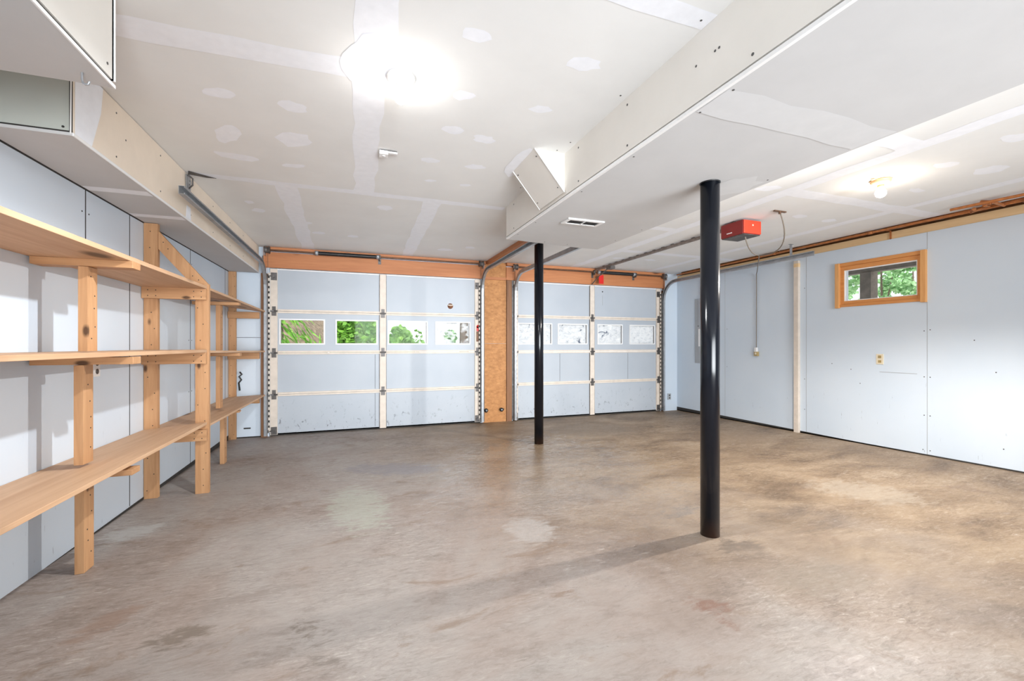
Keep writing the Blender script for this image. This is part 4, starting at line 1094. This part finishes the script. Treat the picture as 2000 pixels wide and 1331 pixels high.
# ------------------------------------------------------------------ ceiling things
def lamp(nm, p, pe, ears, bulb, label, br=0.030, watts=0, lcol=(1, 1, 1), tilt=0):
    t = thing('ceiling_lamp', p, label, 'ceiling light')
    x, y, z = p
    b = MB()
    b.lathe((x, y, z), [(0.030, -0.040), (0.046, -0.030), (0.066, -0.016), (0.066, -0.001)], 32)
    b.build('lamp_base', pe, t)
    b = MB()
    b.lathe((x, y, z), [(0.019, -0.062), (0.023, -0.060), (0.023, -0.0405)], 24)
    b.build('socket', pe, t)
    if ears:
        for sg in (-1, 1):
            b = MB(); b.prism([(x + sg * 0.05, y - 0.02 * sg, z - 0.007), (x + sg * 0.10, y - 0.014 * sg, z - 0.007), (x + sg * 0.10, y + 0.016 * sg, z - 0.007), (x + sg * 0.05, y + 0.02 * sg, z - 0.007)], (0, 0, 0.006))
            b.build('mounting_ear', 'porcelain_warm_lit', t)
    b = MB()
    pr = []
    R = br; zc_ = -0.100
    for k in range(11):
        a = -math.pi / 2 + (math.pi * 0.80) * k / 10
        pr.append((max(0.0015, R * math.cos(a)), zc_ + R * math.sin(a)))
    pr += [(0.0135, -0.070), (0.0135, -0.0622)]
    b.lathe((x, y, z), pr, 20)
    b.build('bulb', bulb, t)
    if watts:                                # unseen spotlight added under the bulb to light the room below
        ld = bpy.data.lights.new('added_bulb_spot', 'SPOT')
        ld.energy = watts; ld.spot_size = math.radians(172); ld.spot_blend = 0.5
        ld.shadow_soft_size = 0.03; ld.color = lcol
        lo = bpy.data.objects.new('added_bulb_spot', ld)
        COL.objects.link(lo); lo.parent = t; lo.location = (0, 0, -0.165); lo.rotation_euler = (0, math.radians(tilt), 0)
    return t
lamp('ceiling_lamp', (0.206, 2.123, ZC), 'porcelain', False, 'bulb_left', 'lit bare bulb in a white holder on the ceiling left of the drywall beam', 0.030, SPOT_LEFT, (0.95, 0.98, 1.0))
lamp('ceiling_lamp', (3.844, 2.194, ZC), 'porcelain_warm_lit', True, 'bulb_right', 'lit warm bare bulb on the ceiling right of the drywall beam', 0.036, SPOT_RIGHT, (1, 0.95, 0.89), 22)
lamp('ceiling_lamp', (-0.05, -1.35, ZC), 'porcelain', False, 'bulb_rear', 'lit bare bulb on the ceiling at the rear left')
lamp('ceiling_lamp', (3.9, -1.35, ZC), 'porcelain', False, 'bulb_rear', 'added fill bulb on the ceiling at the rear right, out of view')  # extra bulb added behind the viewer as fill

t = thing('ceiling_vent', (1.70, 3.055, BZ), 'white two-slot air vent in the underside of the drywall beam', 'air vent')
b = MB()
vx0, vx1, vy0, vy1 = 1.545, 1.865, 2.985, 3.125
zt_ = BZ - 0.001
for (xa, xb, ya, yb_) in ((vx0, vx1, vy0, vy0 + 0.028), (vx0, vx1, vy1 - 0.028, vy1), (vx0, vx0 + 0.03, vy0 + 0.028, vy1 - 0.028), (vx1 - 0.03, vx1, vy0 + 0.028, vy1 - 0.028), (1.70, 1.712, vy0 + 0.028, vy1 - 0.028)):
    b.box(xa, xb, ya, yb_, zt_ - 0.010, zt_, 0)
b.build('frame', 'white', t)
b = MB(); b.box(vx0 + 0.03, vx1 - 0.03, vy0 + 0.028, vy1 - 0.028, zt_ - 0.003, zt_, 0); b.build('duct_opening', 'gap', t)
for (xa, xb) in ((vx0 + 0.031, 1.699), (1.713, vx1 - 0.031)):
    b = MB()
    for k in range(5):
        yy = vy0 + 0.034 + 0.016 * k
        b.hexa([(xa, yy, zt_ - 0.009), (xb, yy, zt_ - 0.009), (xb, yy + 0.002, zt_ - 0.009), (xa, yy + 0.002, zt_ - 0.009)],
               [(xa, yy + 0.006, zt_ - 0.003), (xb, yy + 0.006, zt_ - 0.003), (xb, yy + 0.008, zt_ - 0.003), (xa, yy + 0.008, zt_ - 0.003)])
    b.build('louver', 'steel_dark', t)

t = thing('ceiling_sensor', (0.20, 2.98, ZC), 'small white boxy sensor with a side arm on the ceiling beyond the left bulb', 'sensor')
b = MB(); b.box(0.150, 0.205, 2.955, 3.02, ZC - 0.030, ZC - 0.004); b.build('body', 'white', t, 0.003)
b = MB(); b.box(0.205, 0.265, 2.960, 2.985, ZC - 0.016, ZC - 0.004); b.build('arm', 'white', t, 0.002)
b = MB(); b.box(0.155, 0.262, 2.95, 3.0, ZC - 0.0045, ZC - 0.0038); b.build('back_plate', 'steel_dark', t)
b = MB(); b.lathe((0.178, 2.985, ZC - 0.03), [(0.008, -0.004), (0.012, 0)], 12); b.build('lens', 'white', t)

# ------------------------------------------------------------------ shelving
t = thing('wooden_shelving', (-1.3, 4.0, fz(4)), 'three-level site-built pine and plywood shelving along the left wall', 'shelving')
XF = -1.10
def board(y0_, y1_, zf0, zf1, zw0, zw1, th, mat='plyY', x1=XF):
    """shelf board: zf* top height at the front edge (near, far), zw* at the wall"""
    b = MB()
    lo = [(XL + 0.003, y0_, zw0 - th), (x1, y0_, zf0 - th), (x1, y1_, zf1 - th), (XL + 0.003, y1_, zw1 - th)]
    hi = [(XL + 0.003, y0_, zw0), (x1, y0_, zf0), (x1, y1_, zf1), (XL + 0.003, y1_, zw1)]
    b.hexa(lo, hi)
    b.build('shelf_board', mat, t, 0.0015)
board(1.61, 4.045, 1.623, 1.623, 1.626, 1.620, 0.024)
board(1.61, 4.045, 1.130, 1.120, 1.130, 1.120, 0.022)
board(1.61, 4.045, 0.556, 0.548, 0.528, 0.512, 0.022)
board(4.095, 6.40, 1.618, 1.596, 1.645, 1.650, 0.020)
board(4.095, 6.40, 1.112, 1.076, 1.112, 1.076, 0.020)
board(4.10, 6.40, 0.520, 0.505, 0.500, 0.488, 0.018)
def stick(nm, x0_, x1_, y0_, y1_, z0_, z1_, mat='pineZ', nails=None):
    b = MB(); b.box(x0_, x1_, y0_, y1_, z0_, z1_, 0)
    rr = random.Random(int((x0_ * 31 + y0_ * 77 + z0_ * 13) * 1000))
    if nails == 'x':
        b.dots([(x1_, rr.uniform(y0_ + 0.02, y1_ - 0.02), z0_ + (z1_ - z0_) * k / 6 + rr.uniform(-0.03, 0.03)) for k in range(1, 6)], '+x', 0.004, 1)
    if nails == 'y':
        n = max(3, int((z1_ - z0_) / 0.12)) if z1_ - z0_ > 0.2 else 0
        b.dots([(rr.uniform(x0_ + 0.015, x1_ - 0.015), y0_, z0_ + (z1_ - z0_) * (k + 0.5) / n) for k in range(n)], '-y', 0.004, 1)
    if nails == 'h':
        b.dots([(x, y0_, z) for x in (x0_ + 0.04, x0_ + 0.09, x1_ - 0.08, x1_ - 0.03) for z in (z0_ + 0.02, z1_ - 0.022)], '-y', 0.004, 1)
    o = b.build(nm, [mat, 'gap'], t, 0.002)
    return o
# near middle post, three pieces with cross cleats between them
yP = 2.80
stick('post', -1.327, -1.289, yP, yP + 0.089, fz(yP), 0.478, nails='x')
stick('cleat', -1.50, -1.092, yP + 0.0, yP + 0.089, 0.480, 0.5105, 'pineX')
stick('post', -1.330, -1.292, yP, yP + 0.089, 0.553, 1.058, nails='x')
stick('cleat', -1.50, -1.088, yP + 0.0, yP + 0.089, 1.060, 1.098, 'pineX')
stick('post', -1.313, -1.275, yP, yP + 0.089, 1.128, 1.559, nails='x')
stick('cleat', -1.50, -1.090, yP + 0.0, yP + 0.089, 1.561, 1.598, 'pineX')
# the pair at the joint of the two bays
stick('post', -1.512, -1.424, 4.056, 4.094, fz(4.07), 2.088, nails='y')
stick('post', -1.182, -1.091, 4.056, 4.094, fz(4.07), 1.640, nails='y')
stick('rail', -1.512, -1.100, 4.016, 4.054, 1.512, 1.597, 'pineX', 'h')
stick('rail', -1.512, -1.100, 4.016, 4.054, 1.010, 1.097, 'pineX', 'h')
stick('rail', -1.422, -1.096, 4.016, 4.054, 0.405, 0.492, 'pineX', 'h')
b = MB()
b.prism([(-1.422, 4.060, 2.035), (-1.422, 4.060, 1.895), (-1.212, 4.060, 1.641), (-1.098, 4.060, 1.641)], (0, 0.034, 0), 0)
b.dots([(-1.39, 4.06, 1.95), (-1.36, 4.06, 1.90), (-1.20, 4.06, 1.70), (-1.16, 4.06, 1.67)], '-y', 0.004, 1)
b.build('diagonal_brace', ['pineZ', 'gap'], t, 0.002)
# far bay
stick('post', -1.265, -1.227, 5.05, 5.139, fz(5.05), 0.468, nails='x')
stick('cleat', -1.50, -1.10, 5.05, 5.139, 0.470, 0.4865, 'pineX')
stick('post', -1.300, -1.262, 5.05, 5.139, 0.522, 1.040, nails='x')
stick('cleat', -1.50, -1.095, 5.05, 5.139, 1.042, 1.073, 'pineX')
stick('post', -1.300, -1.262, 5.05, 5.139, 1.099, 1.552, nails='x')
stick('cleat', -1.50, -1.105, 5.05, 5.139, 1.554, 1.585, 'pineX')
stick('post', -1.512, -1.428, 6.405, 6.440, fz(6.4), 2.088, nails='y')
stick('rail', -1.512, -1.160, 6.366, 6.403, 1.490, 1.574, 'pineX')
stick('rail', -1.512, -1.160, 6.366, 6.403, 0.970, 1.054, 'pineX')
stick('rail', -1.512, -1.160, 6.366, 6.403, 0.398, 0.467, 'pineX')
# the end out of view
stick('post', -1.512, -1.424, 1.60, 1.638, fz(1.6), 2.09)
stick('post', -1.182, -1.10, 1.55, 1.588, fz(1.6), 1.60)

# ------------------------------------------------------------------ right wall window
wn = thing('window_1', (XR, 3.21, 1.61), 'small high orange wooden window in the right wall', 'window', kind='structure')
y0_, y1_ = 2.764, 3.665
for (ya, yb_) in ((y1_ - 0.045, y1_), (y0_, y0_ + 0.045)):
    b = MB(); b.box(XR - 0.034, XR + 0.10, ya, yb_, 1.600, 2.146); b.build('side_casing', 'sashZ', wn, 0.002)
b = MB(); b.box(XR - 0.012, XR + 0.10, y0_ + 0.045, y1_ - 0.045, 2.105, 2.146); b.build('head_casing', 'sash', wn, 0.002)
b = MB(); b.box(XR - 0.012, XR + 0.10, y0_ + 0.045, y1_ - 0.045, 1.612, 1.645); b.build('sill', 'sash', wn, 0.002)
s = MB()
ya, yb_ = y0_ + 0.046, y1_ - 0.046
s.box(XR + 0.0, XR + 0.035, ya, ya + 0.04, 1.646, 2.104)
s.box(XR + 0.0, XR + 0.035, yb_ - 0.04, yb_, 1.646, 2.104)
s.box(XR + 0.0, XR + 0.035, ya + 0.04, yb_ - 0.04, 2.055, 2.104)
s.box(XR + 0.0, XR + 0.035, ya + 0.04, yb_ - 0.04, 1.646, 1.682)
so = s.build('sash', 'sash', wn, 0.002)
g = MB()
g.box(XR + 0.004, XR + 0.030, ya + 0.0402, yb_ - 0.0402, 2.045, 2.0548)
g.box(XR + 0.004, XR + 0.030, ya + 0.0402, yb_ - 0.0402, 1.6822, 1.690)
g.box(XR + 0.004, XR + 0.030, yb_ - 0.048, yb_ - 0.0402, 1.690, 2.045)
g.box(XR + 0.004, XR + 0.030, ya + 0.0402, ya + 0.048, 1.690, 2.045)
g.build('glazing_bead', 'white_edge', so)
g = MB(); g.box(XR + 0.015, XR + 0.018, ya + 0.048, yb_ - 0.048, 1.690, 2.045); g.build('pane', 'glass', so)

# ------------------------------------------------------------------ outside
b = MB(); b.box(-8, 24, 6.63, 40, -0.2, -0.12); b.box(5.95, 24, -20, 6.63, -0.2, -0.12)
tag(b.build('ground_outside', 'gravel'), 'pale gravel ground outside the garage doors', 'ground', kind='structure')
b = MB()
rnd = random.Random(11)
NXg, NYg = 20, 12
vs = []
for i in range(NXg + 1):
    for j in range(NYg + 1):
        x = -6 + 5.38 * i / NXg; y = 9.3 + 4.4 * j / NYg
        vs.append((x, y - max(0, (x + 0.6)) * -1.5, -0.15 + 3.2 * (j / NYg) ** 0.7 * (1 if x < -1.5 else max(0.1, 1 - (x + 1.5) / 2.2)) + rnd.uniform(-0.08, 0.08)))
b.add(vs, [(i * (NYg + 1) + j, (i + 1) * (NYg + 1) + j, (i + 1) * (NYg + 1) + j + 1, i * (NYg + 1) + j + 1) for i in range(NXg) for j in range(NYg)], 0, True)
tag(b.build('earth_bank', 'soil', loc=(-3, 10, 0)), 'brown leaf-littered bank seen through the left door first window', 'earth bank')

def leaves(b, c, rad, n, size, rnd, mi=0, blade=False):
    for _ in range(n):
        while True:
            d = Vector((rnd.uniform(-1, 1), rnd.uniform(-1, 1), rnd.uniform(-1, 1)))
            if d.length < 1: break
        p = Vector(c) + Vector((d.x * rad[0], d.y * rad[1], d.z * rad[2]))
        if blade:
            u = Vector((rnd.uniform(0.1, 0.9), rnd.uniform(-0.4, 0.2), rnd.uniform(-0.9, -0.3))).normalized()
            Ls, Ws = size * rnd.uniform(1.8, 3.2), size * 0.16
        else:
            u = Vector((rnd.uniform(-1, 1), rnd.uniform(-1, 1), rnd.uniform(-0.8, 0.4))).normalized()
            Ls, Ws = size * rnd.uniform(0.7, 1.3), size * 0.32
        w_ = u.cross(Vector((rnd.uniform(-1, 1), rnd.uniform(-1, 1), rnd.uniform(-1, 1)))).normalized()
        q = u.cross(w_) * size * 0.12
        b.add([p - u * Ls / 2, p + w_ * Ws + q, p + u * Ls / 2, p - w_ * Ws + q], [(0, 1, 2), (0, 2, 3)], mi)

def shrub(nm, base, clumps, size, mat, label, cat, seed, blade=False, trunk=None, group=None):
    rnd = random.Random(seed)
    t = thing(nm, base, label, cat, group)
    b = MB()
    for c, rad, n in clumps: leaves(b, c, rad, n, size, rnd, 0, blade)
    b.build('foliage', mat, t)
    if trunk:
        b = MB()
        for path, r in trunk:
            b.tube(path, r, 8, 0, True, [r * (1 - 0.6 * k / (len(path) - 1)) for k in range(len(path))])
        b.build('trunk', 'bark', t)
    return t
shrub('grass_clump', (-1.3, 8.9, -0.1), [((-1.25, 8.75, 1.75), (0.50, 0.25, 0.35), 90), ((-0.95, 8.9, 1.2), (0.4, 0.2, 0.3), 30)], 0.16, 'leaf', 'long arching green blades hanging over the bank outside', 'plant', 1, True, [([(-1.3, 9.1, -0.1), (-1.25, 9.0, 1.0), (-1.25, 8.8, 1.8)], 0.03)])
shrub('leafy_bush', (0.0, 9.5, -0.1), [((0.02, 9.3, 1.0), (0.50, 0.4, 1.05), 2600), ((-0.05, 9.4, 1.6), (0.45, 0.3, 0.4), 500)], 0.15, 'leaf', 'bright green bush seen through the left door second window', 'bush', 2, False, [([(0.0, 9.5, -0.12), (0.0, 9.45, 1.2)], 0.05)])
shrub('leafy_bush', (1.25, 10.5, -0.1), [((0.98, 10.3, 0.80), (0.36, 0.35, 0.80), 1500), ((1.42, 10.5, 0.9), (0.18, 0.25, 0.62), 90)], 0.15, 'leaf', 'low green bush seen through the left door third window', 'bush', 3, False, [([(1.1, 10.5, -0.12), (1.1, 10.4, 1.0)], 0.05)])
shrub('slender_tree', (2.75, 9.6, -0.1), [((2.03, 9.7, 1.33), (0.15, 0.2, 0.14), 70), ((2.4, 9.6, 3.6), (1.2, 1.0, 0.9), 900)], 0.15, 'leaf_blue', 'tree with dark trunk seen through the left door fourth window', 'tree', 4, False, [([(2.36, 9.7, -0.12), (2.34, 9.7, 1.5), (2.4, 9.6, 3.6)], 0.14)])
def far_tree(x, y, h, r, n, seed, label, size=0.17):
    rnd = random.Random(seed)
    cl = []
    for _ in range(11):
        cl.append(((x + rnd.uniform(-r, r) * 0.8, y + rnd.uniform(-r, r) * 0.8, h + rnd.uniform(-r, r) * 0.8), (r * 0.3, r * 0.3, r * 0.24), n // 11))
    shrub('far_tree', (x, y, -0.12), cl, size, 'leaf_blue', label, 'tree', seed, False, [([(x, y, -0.12), (x + 0.05, y, h * 0.5), (x, y, h + r * 0.5)], 0.05), ([(x, y, h * 0.6), (x + r * 0.3, y + 0.4, h + r * 0.2)], 0.03), ([(x, y, h * 0.55), (x - r * 0.3, y - 0.4, h + r * 0.1)], 0.03)])
far_tree(13.6, 7.75, 2.85, 0.85, 900, 21, 'green tree at the middle of the small right window view')
far_tree(18.0, 9.3, 3.3, 0.9, 700, 22, 'green tree at the right edge of the small right window view')
far_tree(15.5, 10.2, 2.9, 0.9, 260, 23, 'thin pale-leaved tree left of the porch post in the small window view')
# timber porch outside the right wall
t = thing('timber_porch', (7.3, 4.2, -0.12), 'grey weathered timber porch outside the small right window', 'porch')
b = MB(); b.box(7.22, 7.38, 4.25, 4.40, -0.12, 2.24); b.build('post', 'concrete_dark', t)
b = MB(); b.box(7.24, 7.36, 1.4, 5.6, 2.24, 2.42); b.build('beam', 'concrete_dark', t)
b = MB(); b.box(5.95, 7.6, 1.4, 5.7, 2.42, 2.46); b.build('deck', 'concrete_dark', t)
